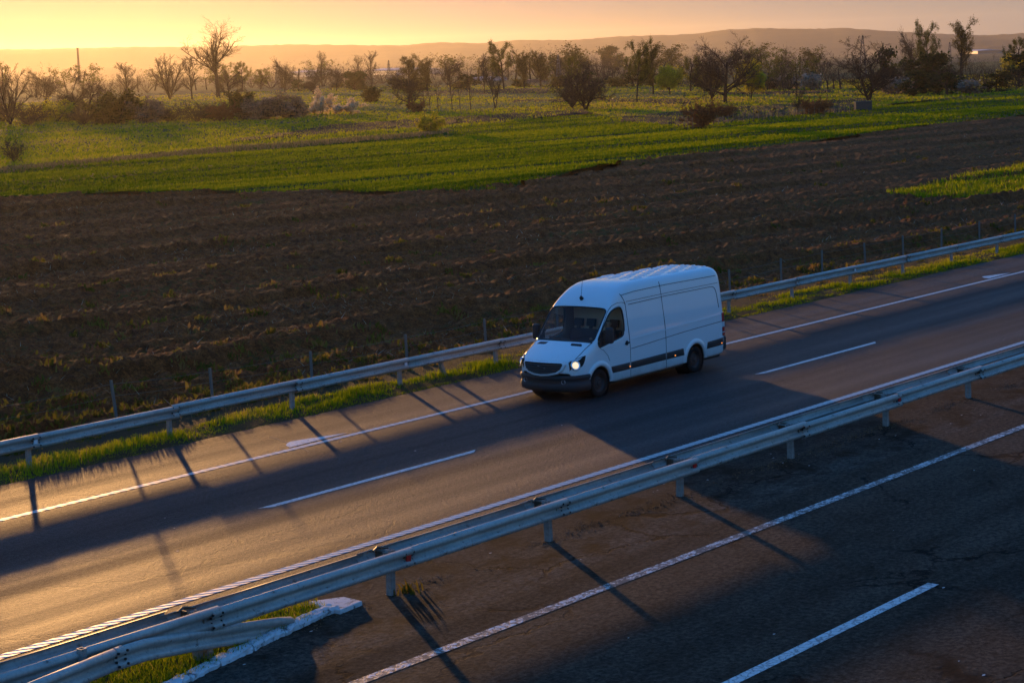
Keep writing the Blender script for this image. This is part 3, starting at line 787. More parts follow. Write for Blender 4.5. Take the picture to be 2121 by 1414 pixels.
# ramped-down guardrail end in the grass island
ge = empty('guardrail_end', (15.59, 19.99, 0), road=True)
tag(ge, 'short guardrail end piece ramped down into grass at the bottom left', 'guardrail')
B = (15.59, 19.99, 0)
def shift(p): return [tuple(np.asarray(q, float) - np.asarray(B)) for q in p]
ob('rail', beam_mesh('rail', shift([(9.5, 18.95, .60), (12.5, 19.42, .60), (14.2, 19.74, .59), (15.66, 20.02, .575)]), -1, M_GALV), ge)
ob('rail', beam_mesh('rail', shift([(15.50, 19.985, .578), (16.1, 20.09, .535), (17.0, 20.22, .40), (18.0, 20.36, .235), (18.9, 20.47, .085), (19.2, 20.50, .02)]), -1, M_GALV), ge)
b2 = bpy.data.objects.new('bolts', bolt_f); b2.parent = ge; b2.location = (0, .0, .578); b2.rotation_euler = (0, 0, .19); b2['kind'] = 'stuff'; COL.objects.link(b2)
b3 = MB(); sigma_post(b3, 0, 0, -.2, .80, .045, .1); ob('post', b3.mesh('post', M_GALV_R), ge).location = (-.45, .18, 0)
ob('post', PM, ge).location = (1.9, .42, -.42)

# ---------------------------------------------------------------- grass island with broken white kerb
isl = [GR(*q) for q in [(60, 1480), (375, 1418), (560, 1328), (688, 1268), (660, 1252), (560, 1262), (300, 1322), (60, 1400)]]
m = MB(); m.add([(q[0], q[1], .012) for q in isl], [tuple(range(len(isl)))]); m.build('grass_island', M_VERGE, road=True, kind='structure')
poly = [(q[0], q[1]) for q in isl]
r = np.random.default_rng(55); n = 26000
x = r.uniform(12, 21, n); y = r.uniform(19, 22.2, n); k = inpoly(x, y, poly); x, y = x[k], y[k]
P = np.stack([x, y, np.full(len(x), .012)], 1); h = (.05 + .13 * fbm(x * 2, y * 2, 5, 2)) * r.uniform(.5, 1.4, len(x)); tn = np.clip(r.normal(.5, .25, len(x)), 0, 1)
stuff('island_grass', *blades(P, h, r.uniform(.008, .015, len(x)), .6, tn, True, 15)[:2], M_GRASS, np.repeat(tn, 5), 'grass growing inside the broken white kerb at the bottom left', 'grass', road=True)
def kerb_paint():
    m, nt, n, l, p = mat('kerb_paint')
    t = tex(n, l, 7, 6, .75); rr_ = ramp(n, [(.36, (.10, .09, .08)), (.46, (.62, .63, .64)), (.8, (.74, .74, .74))]); l.new(t.outputs[0], rr_.inputs[0])
    l.new(rr_.outputs[0], p.inputs['Base Color']); p.inputs['Roughness'].default_value = .8; bump(n, l, p, t.outputs[0], .7, .02); return m
M_KERB = kerb_paint()
kb = empty('broken_kerb', tuple(GR(540, 1340)), road=True)
tag(kb, 'crumbling white painted kerb stones curving round the grass island', 'kerb')
kp = [GR(*q) for q in [(250, 1478), (318, 1443), (382, 1408), (445, 1377), (513, 1346), (578, 1314), (640, 1284), (690, 1262)]]
KB = np.array(GR(540, 1340))
def rough_block(a, b, wid, hgt, seed):
    r = np.random.default_rng(seed); d = b - a; L = np.linalg.norm(d); d /= L; s = np.array([-d[1], d[0], 0])
    nx, V, F = 9, [], []
    prof = [(-wid / 2, -.05), (-wid / 2 - .01, hgt * .55), (-wid / 2 + .02, hgt * .92), (0, hgt), (wid / 2 - .02, hgt * .95), (wid / 2, -.05)]
    k = len(prof)
    for i in range(nx):
        t = .012 + (L - .024) * i / (nx - 1); e = r.normal(0, .011)
        for j, (o, z) in enumerate(prof):
            V.append(a + d * (t + r.normal(0, .006)) + s * (o + (e + r.normal(0, .012)) * (1 if j < 3 else .4)) + np.array([0, 0, z + (r.normal(0, .008) if z > 0 else 0)]))
    for i in range(nx - 1):
        for j in range(k - 1): q = i * k + j; F.append((q, q + k, q + k + 1, q + 1))
    F.append(tuple(range(k))); F.append(tuple(range((nx - 1) * k + k - 1, (nx - 1) * k - 1, -1)))
    return V, F
for i in range(len(kp) - 1):
    V, F = rough_block(kp[i] - KB, kp[i + 1] - KB, 0.21 + rng.normal(0, .015), .085 + rng.normal(0, .008), 60 + i)
    ob('kerb_stone', me_np('kerb_stone', V, F, [M_KERB]), kb)
tri = [GR(*q) - KB for q in [(640, 1253), (676, 1266), (705, 1271), (751, 1252), (712, 1243)]]
m = MB(); m.add([tuple(q + np.array([0, 0, -.03])) for q in tri] + [tuple(q + np.array([0, 0, .065])) for q in tri], [tuple(range(5, 10))] + [(i, (i + 1) % 5, 5 + (i + 1) % 5, 5 + i) for i in range(5)])
m.build('kerb_stone', M_KERB, kb, bevel=.012)
# dirt and litter along the foot of the median rail
r = np.random.default_rng(56); n = 5200
x = r.uniform(16, 52, n); y = 20.42 + r.normal(0, .16, n) + .22 * (fbm(x * .7, x * 0, 3, 2) - .5); k = r.uniform(0, 1, n) < smooth01(.35, .6, fbm(x * .9, y * .6, 4, 3)); x, y = x[k], y[k]
P = np.stack([x, y, np.full(len(x), -.004)], 1); tn = r.uniform(0, .75, len(x))
stuff('median_litter', *blades(P, r.uniform(.006, .022, len(x)), r.uniform(.012, .04, len(x)), 3.0, tn, False, 17)[:2], M_STRAW, np.repeat(tn, 3), 'dry leaves and dirt along the foot of the median guardrail', 'litter', road=True)
# small weeds at the foot of the posts
def weed(px, py, s, label, seed):
    c = GR(px, py); r = np.random.default_rng(seed); q = 34
    P = np.stack([c[0] + r.normal(0, s * .45, q), c[1] + r.normal(0, s * .3, q), np.full(q, 0.0)], 1) - c * np.array([1, 1, 0])
    V, F, t = blades(P, r.uniform(.3, 1, q) * s, np.full(q, s * .16), .8, r.uniform(.2, .9, q), True, seed)
    o = ob('weed', me_np('weed', V, F, [M_WEED], attr=t)); o.location = c; o.matrix_world = ROAD @ Matrix.Translation(Vector(c)); tag(o, label, 'weed', kind='stuff')
weed(846, 1226, .24, 'yellow-green weed at a median guardrail post beside the kerb tip', 3)

# ---------------------------------------------------------------- wire fence behind the far guardrail
fe = empty('wire_fence', (29.0, 36.9, -.6), road=True)
tag(fe, 'thin-posted wire fence along the edge of the ploughed field', 'fence')
FB = np.array([29.0, 36.9, -.6]); fm = plain('fence_wood', (.15, .135, .115), .9)
tops = []
for (x, z, ln) in ((22.3, 1.2, .02), (25.6, 1.18, .0), (29.18, 1.22, .105), (32.33, 1.06, .03), (35.9, 1.0, .0), (39.67, .965, .0), (43.12, .975, .04), (46.6, 1.0, .02), (49.7, 1.0, -.02), (53.0, 1.03, .0), (56.37, 1.06, .03), (59.79, 1.11, 0), (62.7, 1.12, 0), (65.9, 1.1, .08), (69.0, 1.1, .05), (72.34, 1.11, -.03), (75.8, 1.1, 0), (79.3, 1.1, .02), (83, 1.1, 0)):
    m = MB(); b = np.array([x + ln * 1.6, 36.9, -.75]); t = np.array([x, 36.9, z])
    m.box((-.028, -.028, 0), (.028, .028, 1)); 
    me = m.mesh('post', fm)
    Vs = np.array([v.co[:] for v in me.vertices]); P = b + (t - b) * Vs[:, 2:3] + Vs * np.array([1, 1, 0]) - FB
    for v, q in zip(me.vertices, P): v.co = q
    ob('post', me, fe); tops.append((b - FB, t - FB))
for fr in (.55, .80, .95):
    m = MB()
    for (b0, t0), (b1, t1) in zip(tops[:-1], tops[1:]):
        a, c = b0 + (t0 - b0) * fr, b1 + (t1 - b1) * fr
        m.tube([a, (a + c) / 2 - np.array([0, 0, .03]), c], .0035, 3, caps=False)
    m.build('wire', fm, fe)

# ---------------------------------------------------------------- the van (built facing -X; a = metres behind the nose corner, w = across, h = up)
def van_paint():
    m, nt, n, l, p = mat('van_paint')
    t = tex(n, l, 2.5, 5, .6); tc = n.new('ShaderNodeTexCoord'); sx = n.new('ShaderNodeSeparateXYZ'); l.new(tc.outputs['Object'], sx.inputs[0])
    lo = n.new('ShaderNodeMapRange'); lo.inputs[1].default_value = .25; lo.inputs[2].default_value = .75; lo.inputs[3].default_value = 1; lo.inputs[4].default_value = 0
    l.new(sx.outputs[2], lo.inputs[0])
    d = mth(n, l, 'MULTIPLY', mth(n, l, 'MULTIPLY', lo.outputs[0], t.outputs[0]), 1.15, True)
    l.new(mixc(n, l, d, (.78, .79, .80), (.36, .32, .27)), p.inputs['Base Color'])
    p.inputs['Roughness'].default_value = .32; p.inputs['Coat Weight'].default_value = 1.0; p.inputs['Coat Roughness'].default_value = .04
    p.inputs['Specular IOR Level'].default_value = .5
    return m
M_VAN = van_paint()
M_INT = plain('cab_interior', (.24, .22, .20), .8)
M_TRIM = plain('black_plastic', (.028, .028, .030), .55, spec=.35)
M_RUB = plain('rubber_seal', (.008, .008, .009), .5)
M_SEAM = plain('panel_gap', (.02, .024, .03), .8)
M_GRILL = plain('grille_plastic', (.014, .014, .015), .6, spec=.2)
M_SLAT = plain('slat_plastic', (.05, .05, .052), .45, spec=.3)
M_CHR = plain('reflector_chrome', (.75, .76, .78), .12, 1.0)
M_LAMP = plain('headlight_glow', (1, .9, .7), .4, em=(1.0, .72, .36), ems=.15)
M_AMB = plain('amber_marker', (.8, .25, .03), .4, em=(1.0, .28, .04), ems=.35)
M_RED = plain('tail_red', (.45, .012, .012), .2, coat=.5)
M_CLEAR = plain('lamp_clear', (.65, .66, .68), .12, coat=.6)
def glass_mat(name, tint, refl):
    m, nt, n, l, p = mat(name); n.remove(p)
    tr = n.new('ShaderNodeBsdfTransparent'); tr.inputs[0].default_value = (*tint, 1)
    gl = n.new('ShaderNodeBsdfGlossy'); gl.inputs['Roughness'].default_value = .03
    fr = n.new('ShaderNodeFresnel'); fr.inputs[0].default_value = 1.55
    mx = n.new('ShaderNodeMixShader'); l.new(mth(n, l, 'MULTIPLY', fr.outputs[0], refl, True), mx.inputs[0])
    l.new(tr.outputs[0], mx.inputs[1]); l.new(gl.outputs[0], mx.inputs[2]); l.new(mx.outputs[0], n['Material Output'].inputs[0]); return m
M_GLASS = glass_mat('window_glass', (.90, .91, .90), .42)

VX, VY, VL = 36.98, 29.68, 6.58
AXF, AXR, RW = .89, 5.13, .352
van = empty('delivery_van', (VX, VY, 0), road=True)
tag(van, 'white long high-roof panel van driving in the slow lane with headlights on', 'van')
KEY = {  # a : (h list, w list) for the 11 half-section points, sill to roof centre
    0.00: ([.30, .44, .56, .62, .66, .685, .70, .705, .71, .71, .71], [.72, .74, .75, .755, .75, .73, .69, .61, .48, .27, 0]),
    0.07: ([.30, .48, .64, .77, .87, .935, .975, 1.0, 1.015, 1.02, 1.025], [.84, .86, .87, .87, .86, .835, .79, .70, .55, .30, 0]),
    0.30: ([.30, .50, .72, .88, 1.0, 1.07, 1.115, 1.14, 1.155, 1.165, 1.17], [.925, .945, .955, .955, .945, .925, .88, .78, .60, .32, 0]),
    0.58: ([.30, .51, .75, .95, 1.11, 1.205, 1.255, 1.285, 1.305, 1.315, 1.32], [.955, .972, .98, .98, .97, .95, .91, .82, .64, .34, 0]),
    0.80: ([.30, .52, .78, 1.0, 1.22, 1.33, 1.375, 1.395, 1.41, 1.42, 1.42], [.962, .98, .986, .986, .977, .957, .93, .895, .68, .36, 0]),
    1.45: ([.30, .52, .78, 1.02, 1.33, 2.03, 2.10, 2.135, 2.155, 2.17, 2.175], [.965, .982, .988, .99, .98, .922, .90, .868, .66, .35, 0]),
    1.62: ([.30, .52, .78, 1.02, 1.355, 2.11, 2.24, 2.31, 2.35, 2.365, 2.37], [.965, .982, .988, .99, .98, .916, .885, .835, .65, .35, 0]),
    1.95: ([.30, .52, .78, 1.03, 1.42, 2.15, 2.41, 2.535, 2.595, 2.62, 2.625], [.965, .982, .988, .992, .98, .912, .872, .80, .63, .34, 0]),
    2.40: ([.30, .52, .78, 1.04, 1.46, 2.17, 2.47, 2.635, 2.705, 2.725, 2.73], [.965, .982, .988, .992, .98, .91, .872, .822, .71, .36, 0]),
    3.20: ([.30, .52, .79, 1.08, 1.48, 2.18, 2.48, 2.65, 2.722, 2.74, 2.745], [.965, .982, .988, .992, .98, .91, .872, .822, .71, .36, 0]),
    6.30: ([.33, .55, .81, 1.20, 1.54, 2.18, 2.47, 2.635, 2.705, 2.73, 2.735], [.962, .98, .988, .99, .975, .905, .866, .815, .70, .36, 0]),
    6.50: ([.36, .56, .82, 1.20, 1.54, 2.17, 2.45, 2.60, 2.665, 2.69, 2.695], [.955, .972, .98, .983, .966, .895, .85, .77, .61, .33, 0]),
    6.58: ([.40, .57, .82, 1.19, 1.52, 2.14, 2.40, 2.53, 2.585, 2.605, 2.61], [.90, .92, .93, .93, .915, .845, .80, .73, .58, .31, 0])}
KA = sorted(KEY)
KH = np.array([KEY[a][0] for a in KA]); KW = np.array([KEY[a][1] for a in KA])
BUL = ([0, .07, .30, .80, 1.45, 2.2, 3.2, 6.0, 6.58], [.20, .20, .19, .13, .07, .05, 0, 0, -.05])
def sec(a):
    h = np.array([np.interp(a, KA, KH[:, i]) for i in range(11)]); w = np.array([np.interp(a, KA, KW[:, i]) for i in range(11)])
    return h, w
def surf(a, t):
    """point on the near... +w side at station a, section parameter t in 0..10"""
    h, w = sec(a); i = min(int(t), 9); f = t - i
    hh = h[i] + (h[i + 1] - h[i]) * f; ww = w[i] + (w[i + 1] - w[i]) * f
    b = np.interp(a, *BUL); return np.array([a - b * (1 - (ww / max(w)) ** 2), ww, hh])
def t_at_h(a, hh):
    h, w = sec(a); return float(np.interp(hh, h[:8], np.arange(8)))
def t_at_w(a, ww):
    h, w = sec(a); return float(np.interp(-ww, -w[4:], np.arange(4, 11)))
def snorm(a, t):
    e = 1e-3; a2 = min(max(a, .004), 6.55)
    da = surf(a2 + e, t) - surf(a2 - e, t); t2 = min(max(t, .02), 9.96); dt = surf(a2, t2 + .02) - surf(a2, t2 - .02)
    n_ = np.cross(da, dt); n_ /= np.linalg.norm(n_) + 1e-12
    if n_[1] < 0 and t < 7.5: n_ = -n_
    if t >= 7.5 and n_[2] < 0: n_ = -n_
    return n_
def side(p, s): return (p[0], p[1] * s, p[2])

ST = [0, .035, .07, .16, .30, .42, .455, .52, .62, .74, .80, .89, 1.02, 1.14, 1.25, 1.325, 1.45, 1.62, 1.80, 2.02, 2.20, 2.42, 2.8, 3.2, 3.77, 4.3, 4.62, 4.695, 4.76, 4.86, 4.99, 5.13, 5.27, 5.40, 5.50, 5.565, 5.64, 5.95, 6.30, 6.46, 6.54, 6.58]
ARC = .432
def arch_h(a):
    z = -1
    for c in (AXF, AXR):
        d = abs(a - c)
        if d < ARC + .003: z = max(z, RW + math.sqrt(max(0, ARC ** 2 - d * d)))
    return z
V, F, idx = [], [], {}
T = list(range(11))
for i, a in enumerate(ST):
    h, w = sec(a); z = arch_h(a); zs = h.copy()
    if z > h[0]:
        # press the lower points up above the wheel opening
        top = h[3]; lo = max(z, h[0]); zs[0] = lo
        for j in (1, 2): zs[j] = max(h[j], lo + (top - lo) * j * .3)
    b = np.interp(a, *BUL)
    for s in (-1, 1):
        for j in range(11):
            if j == 10 and s == 1: idx[(i, 1, 10)] = idx[(i, -1, 10)]; continue
            ww = np.interp(zs[j], h[:6], w[:6]) if j < 4 else w[j]
            idx[(i, s, j)] = len(V); V.append((a - b * (1 - (ww / max(w)) ** 2), s * ww, zs[j]))
cls = []
for i in range(len(ST) - 1):
    for s in (-1, 1):
        for j in range(10):
            q = [idx[(i, s, j)], idx[(i + 1, s, j)], idx[(i + 1, s, j + 1)], idx[(i, s, j + 1)]]
            if s > 0: q = q[::-1]
            a0, a1 = ST[i], ST[i + 1]
            c = 0
            if a0 >= .80 - 1e-6 and a1 <= 1.45 + 1e-6 and j >= 7: c = 1                      # windscreen
            if a0 >= .89 - 1e-6 and a1 <= 2.02 + 1e-6 and j == 4: c = 2 if s < 0 else 3       # door windows
            F.append(q); cls.append(c)
n = len(ST) - 1
rear = [idx[(n, -1, j)] for j in range(11)] + [idx[(n, 1, j)] for j in range(9, -1, -1)]
F.append(rear[::-1]); cls.append(0)
def sub_obj(name, faces, mats, parent, levels=2, solid=None, inset=0):
    used = sorted({v for f in faces for v in f}); rem = {v: k for k, v in enumerate(used)}
    me = me_np(name, [V[v] for v in used], [[rem[v] for v in f] for f in faces], mats, True)
    bm = bmesh.new(); bm.from_mesh(me); bmesh.ops.recalc_face_normals(bm, faces=bm.faces)
    cen = sum((f.calc_center_median() for f in bm.faces), Vector()) / len(bm.faces)
    bm.to_mesh(me); bm.free()
    o = ob(name, me, parent)
    m = o.modifiers.new('s', 'SUBSURF'); m.levels = levels; m.render_levels = levels
    if solid:
        m = o.modifiers.new('t', 'SOLIDIFY'); m.thickness = solid; m.offset = -1; m.material_offset = 1; m.material_offset_rim = 1
    return o
body = sub_obj('body', [f for f, c in zip(F, cls) if c == 0], [M_VAN, M_INT], van, 2, .03)
def pane(name, c, ring, lab=None):
    fs = [f for f, k in zip(F, cls) if k == c]
    used = sorted({v for f in fs for v in f}); rem = {v: k for k, v in enumerate(used)}
    me = me_np(name, [V[v] for v in used], [[rem[v] for v in f] for f in fs], [M_GLASS], True)
    bm = bmesh.new(); bm.from_mesh(me); bmesh.ops.recalc_face_normals(bm, faces=bm.faces)
    for _ in range(2): bmesh.ops.subdivide_edges(bm, edges=bm.edges[:], cuts=1, use_grid_fill=True, smooth=0)
    bm.free()
    o = ob(name, me, van)
    m = o.modifiers.new('s', 'SUBSURF'); m.levels = 2; m.render_levels = 2
    # black ring: a tube that follows the opening border
    bd = {}
    for f in fs:
        for k in range(len(f)):
            e = (f[k], f[(k + 1) % len(f)]); key = tuple(sorted(e)); bd.setdefault(key, []).append(e)
    nxt = {v[0][0]: v[0][1] for v in bd.values() if len(v) == 1}
    loop = [next(iter(nxt))]
    while True:
        q = nxt[loop[-1]]
        if q == loop[0]: break
        loop.append(q)
    pts = np.array([V[v] for v in loop])
    for _ in range(2):                      # the same smoothing a subdivided border gets
        nn = []
        for k in range(len(pts)):
            a_, b_, c_ = pts[k - 1], pts[k], pts[(k + 1) % len(pts)]
            nn.append(.125 * a_ + .75 * b_ + .125 * c_); nn.append((b_ + c_) / 2)
        pts = np.array(nn)
    mm = MB(); mm.tube(list(pts) + [pts[0], pts[1]], ring, 6, caps=False); sl = mm.build('seal', M_RUB, o, smooth=True)
    return o
ws = pane('windscreen', 1, .017); ws['label'] = 'raked windscreen with dark rubber border'
pane('side_window', 2, .02); pane('side_window', 3, .02)

def strip_on(name, pts, width, off, mt, s, parent=van, thick=.004):
    """narrow band on the side, pts are (a,t)"""
    V_, F_ = [], []
    P = [surf(a, t) + snorm(a, t) * off for a, t in pts]; Nn = [snorm(a, t) for a, t in pts]
    for k in range(len(P)):
        d = P[min(k + 1, len(P) - 1)] - P[max(k - 1, 0)]; d /= np.linalg.norm(d) + 1e-9
        c = np.cross(Nn[k], d); c /= np.linalg.norm(c) + 1e-9
        V_ += [side(P[k] + c * width / 2, s), side(P[k] - c * width / 2, s), side(P[k] - c * width / 2 - Nn[k] * .012, s), side(P[k] + c * width / 2 - Nn[k] * .012, s)]
        if k:
            b = 4 * k
            F_ += [(b - 4, b, b + 1, b - 3), (b - 3, b + 1, b + 2, b - 2), (b - 1, b - 2, b + 2, b + 3)[::1], (b - 4, b - 1, b + 3, b)]
    return ob(name, me_np(name, V_, F_, [mt]), parent)
def path_ah(pl, n=24):
    """pl list of (a,h) -> dense (a,t)"""
    out = []; pl = [np.array(q, float) for q in pl]
    L = [0]
    for q0, q1 in zip(pl[:-1], pl[1:]): L.append(L[-1] + np.linalg.norm(q1 - q0))
    for k in range(n + 1):
        d = L[-1] * k / n; i = min(np.searchsorted(L, d, 'right') - 1, len(pl) - 2)
        f = (d - L[i]) / (L[i + 1] - L[i] + 1e-9); q = pl[i] + (pl[i + 1] - pl[i]) * f
        out.append((q[0], t_at_h(q[0], q[1])))
    return out
def patch_on(name, corners, off, mt, s, parent=van, nu=8, nv=6, edge=.02, use_t=False, bow=(0, 0, 0, 0), smooth=True):
    """4-corner patch (a,h) or (a,t): p00,p10,p11,p01, raised by off with skirt"""
    c = [np.array(q, float) for q in corners]
    V_, F_ = [], []
    for i in range(nu + 1):
        for j in range(nv + 1):
            u, v_ = i / nu, j / nv
            q = (1 - u) * (1 - v_) * c[0] + u * (1 - v_) * c[1] + u * v_ * c[2] + (1 - u) * v_ * c[3]
            q = q + np.array([0, 1]) * (bow[0] * 4 * u * (1 - u) * (1 - v_) + bow[2] * 4 * u * (1 - u) * v_) + np.array([1, 0]) * (bow[1] * 4 * v_ * (1 - v_) * u + bow[3] * 4 * v_ * (1 - v_) * (1 - u))
            t = q[1] if use_t else t_at_h(q[0], q[1])
            e = min(u, 1 - u, v_, 1 - v_); N_ = snorm(q[0], t)
            V_.append(side(surf(q[0], t) + N_ * (off if e > 0 else off - edge), s))
    for i in range(nu):
        for j in range(nv): b = i * (nv + 1) + j; F_.append((b, b + nv + 1, b + nv + 2, b + 1))
    me = me_np(name, V_, F_, [mt], smooth)
    bm = bmesh.new(); bm.from_mesh(me); bmesh.ops.recalc_face_normals(bm, faces=bm.faces); bm.to_mesh(me); bm.free()
    return ob(name, me, parent)

for s in (-1, 1):
    # panel gaps
    strip_on('panel_gap', path_ah([(2.19, .33), (2.19, 1.1), (2.17, 1.6), (2.16, 2.2), (2.10, 2.34), (2.02, 2.46)]), .010, .006, M_SEAM, s)
    strip_on('panel_gap', path_ah([(3.77, .33), (3.77, 1.2), (3.75, 1.9), (3.74, 2.46), (3.74, 2.58)]), .010, .006, M_SEAM, s)
    strip_on('panel_gap', path_ah([(1.30, .86), (1.22, 1.02), (1.05, 1.17), (.93, 1.22)]), .007, .005, M_SEAM, s)
    strip_on('panel_gap', path_ah([(.90, 1.43), (1.20, 1.80), (1.44, 2.10), (1.60, 2.20), (1.85, 2.25), (2.08, 2.24), (2.17, 2.18)]), .009, .006, M_SEAM, s)
    strip_on('gutter_line', path_ah([(2.05, 2.42), (2.6, 2.46), (4, 2.475), (6.35, 2.46)], 40), .012, .006, M_SEAM, s)
    strip_on('gutter_line', path_ah([(2.2, 2.24), (4, 2.26), (6.40, 2.26)], 40), .009, .006, M_SEAM, s)
    strip_on('slide_rail', path_ah([(2.28, 2.16), (4, 2.19), (5.6, 2.19), (6.1, 2.19), (6.22, 2.15), (6.28, 2.02), (6.32, 1.6)], 60), .013, .006, M_SEAM, s)
    strip_on('side_crease', path_ah([(2.22, 1.04), (3.2, 1.09), (4.6, 1.16), (6.48, 1.22)], 40), .012, .005, M_SEAM, s)
    # swage above the crease: a slim raised rib
    strip_on('side_swage', path_ah([(2.3, 1.27), (4.0, 1.33), (6.4, 1.40)], 40), .03, .008, M_VAN, s)
    # black rubbing strips
    patch_on('side_trim', [(1.40, .53), (2.16, .53), (2.16, .70), (1.36, .70)], .022, M_TRIM, s)
    patch_on('side_trim', [(2.21, .53), (3.75, .54), (3.75, .72), (2.21, .70)], .022, M_TRIM, s, nu=14)
    patch_on('side_trim', [(3.79, .54), (4.60, .545), (4.56, .73), (3.79, .72)], .022, M_TRIM, s)
    patch_on('side_trim', [(5.66, .56), (6.47, .58), (6.47, .77), (5.70, .74)], .022, M_TRIM, s)
    for (a, h) in ((2.13, .60), (4.14, .60), (6.36, .63)):
        t = t_at_h(a, h); p_ = surf(a, t) + snorm(a, t) * .026
        m = MB(); m.box((p_[0] - .018, s * p_[1] - .006, p_[2] - .010), (p_[0] + .018, s * p_[1] + .006, p_[2] + .010)); m.build('marker_lamp', M_AMB, van, bevel=.004)
    # wheel arch flares
    for c in (AXF, AXR):
        V_, F_ = [], []; prof = [(.425, -.02), (.43, .018), (.47, .030), (.53, .022), (.565, -.004)]
        angs = np.radians(np.linspace(-2, 182, 30)) if c == AXR else np.radians(np.linspace(-2, 176, 30))
        for an in angs:
            for (rr_, o_) in prof:
                a_ = c + rr_ * math.cos(an); h_ = RW + rr_ * math.sin(an)
                aa = min(max(a_, .30), 6.5); w_ = surf(aa, t_at_h(aa, max(h_, .31)))[1] + o_
                V_.append((a_, s * w_, h_))
        k = len(prof)
        for i in range(len(angs) - 1):
            for j in range(k - 1): b = i * k + j; F_.append((b, b + 1, b + k + 1, b + k))
        me = me_np('wheel_arch', V_, F_, [M_VAN], True); bm = bmesh.new(); bm.from_mesh(me); bmesh.ops.recalc_face_normals(bm, faces=bm.faces); bm.to_mesh(me); bm.free()
        ob('wheel_arch', me, van)
        # dark wheel house
        m = MB(); m.lathe([(.425, -s * .40), (.428, -s * .01)], 30, (c, s * .955, RW))
        m.lathe([(0.0, 0), (.426, 0)], 30, (c, s * .56, RW)); m.build('wheel_house', M_RUB, van)
    # door handle
    t = t_at_h(2.08, 1.20); p_ = surf(2.08, t); m = MB()
    m.lathe([(0, .0), (.055, .001), (.06, -.01)], 16, (2.05, s * (p_[1] + .004), 1.21)); m.build('handle_dish', M_TRIM, van)
    m = MB(); m.tube([(1.97, s * (p_[1] + .01), 1.195), (2.02, s * (p_[1] + .04), 1.205), (2.11, s * (p_[1] + .042), 1.215), (2.15, s * (p_[1] + .012), 1.22)], [.013, .02, .02, .013], 8); m.build('door_handle', M_TRIM, van, smooth=True)
    # mirror: foot on the door corner, tall housing
    mi = empty('wing_mirror'); mi.parent = van
    m = MB(); patch_on('mirror_foot', [(.93, 1.20), (1.20, 1.30), (1.16, 1.66), (.93, 1.34)], .012, M_RUB, s, mi)
    m = MB(); m.tube([(1.12, s * .95, 1.36), (1.10, s * 1.08, 1.36), (1.09, s * 1.16, 1.40)], .035, 8); m.tube([(1.20, s * .93, 1.56), (1.14, s * 1.06, 1.57)], .028, 8); m.build('mirror_arm', M_TRIM, mi, smooth=True)
    bm = bmesh.new(); bmesh.ops.create_cube(bm, size=1)
    for v in bm.verts: v.co = Vector((v.co.x * .15 + 1.10, s * (1.165) + v.co.y * .20, v.co.z * .40 + 1.53 ))
    me = bpy.data.meshes.new('mirror_housing'); bm.to_mesh(me); bm.free(); me.materials.append(M_TRIM)
    o = ob('mirror_housing', me, mi); b = o.modifiers.new('b', 'BEVEL'); b.width = .055; b.segments = 4
    for pg in me.polygons: pg.use_smooth = True
    m = MB(); m.box((1.178, s * 1.165 - .075, 1.40), (1.184, s * 1.165 + .075, 1.68)); m.build('mirror_glass', M_CHR, mi)
    # headlight
    hl = patch_on('headlight', [(.010, 5.9), (.26, 3.2), (.41, 5.0), (.062, 7.0)], .014, M_GRILL, s, use_t=True, nu=14, nv=8, bow=(-1.1, .03, 0, 0))
    patch_on('lamp_cover', [(.052, 5.9), (.20, 5.0), (.34, 5.1), (.075, 6.75)], .020, M_CLEAR, s, hl, use_t=True)
    p_ = surf(.075, 4.5); n_ = snorm(.075, 4.5); q = p_ + n_ * .022
    m = MB(); ax = Vector(side(n_, s)); R3 = ax.to_track_quat('Y', 'Z').to_matrix().to_4x4()
    lm = MB(); lm.lathe([(.125, -.012), (.122, .010), (.108, .010), (.088, .0), (.06, -.004)], 24); lv = [tuple(R3 @ Vector(v) + Vector(side(q, s))) for v in lm.v]
    m.add(lv, lm.f); m.build('lamp_ring', M_CHR, hl, smooth=True)
    m = MB(); lm = MB(); lm.lathe([(.088, .004), (.06, .016), (0.0, .02)], 24); m.add([tuple(R3 @ Vector(v) + Vector(side(q, s))) for v in lm.v], lm.f); m.build('lamp', M_LAMP, hl, smooth=True)
    # tail light
    V_, F_ = [], []
    tl = empty('tail_light'); tl.parent = van
    for (h0, h1, mt_) in ((1.20, 1.44, M_RED), (1.06, 1.195, M_CLEAR), (.93, 1.055, M_RED), (.905, .927, M_CLEAR), (.82, .90, M_RED)):
        m = MB(); V_ = []
        for hh in (h0, h1):
            ta = t_at_h(6.45, hh); wv = surf(6.45, ta)[1]
            V_ += [(6.44, s * (wv + .012), hh), (6.56, s * (wv - .005), hh), (6.615, s * (wv - .06), hh), (6.615, s * (wv - .14), hh), (6.44, s * (wv - .14), hh)]
        m.add(V_, [(0, 1, 6, 5), (1, 2, 7, 6), (2, 3, 8, 7), (5, 6, 7, 8, 9), (4, 3, 2, 1, 0), (4, 0, 5, 9)])
        m.build('lens', mt_, tl)
# hood shut line and hood vents
for s in (-1, 1):
    pts = [(.06, 6.1), (.2, 6.3), (.36, 6.45), (.55, 6.7), (.74, 7.0), (.80, 7.05)]
    strip_on('hood_gap', pts, .012, .006, M_SEAM, s)
    pv = [(.60, t_at_w(.60, .72)), (.60, t_at_w(.60, .40)), (.70, t_at_w(.70, .36)), (.70, t_at_w(.70, .66))]
    patch_on('hood_vent', pv, .006, M_RUB, s, use_t=True, edge=.01)
# cowl under the windscreen
for s in (-1, 1): strip_on('cowl', [(.775, t) for t in np.linspace(7.0, 10, 14)], .045, .006, M_RUB, s)
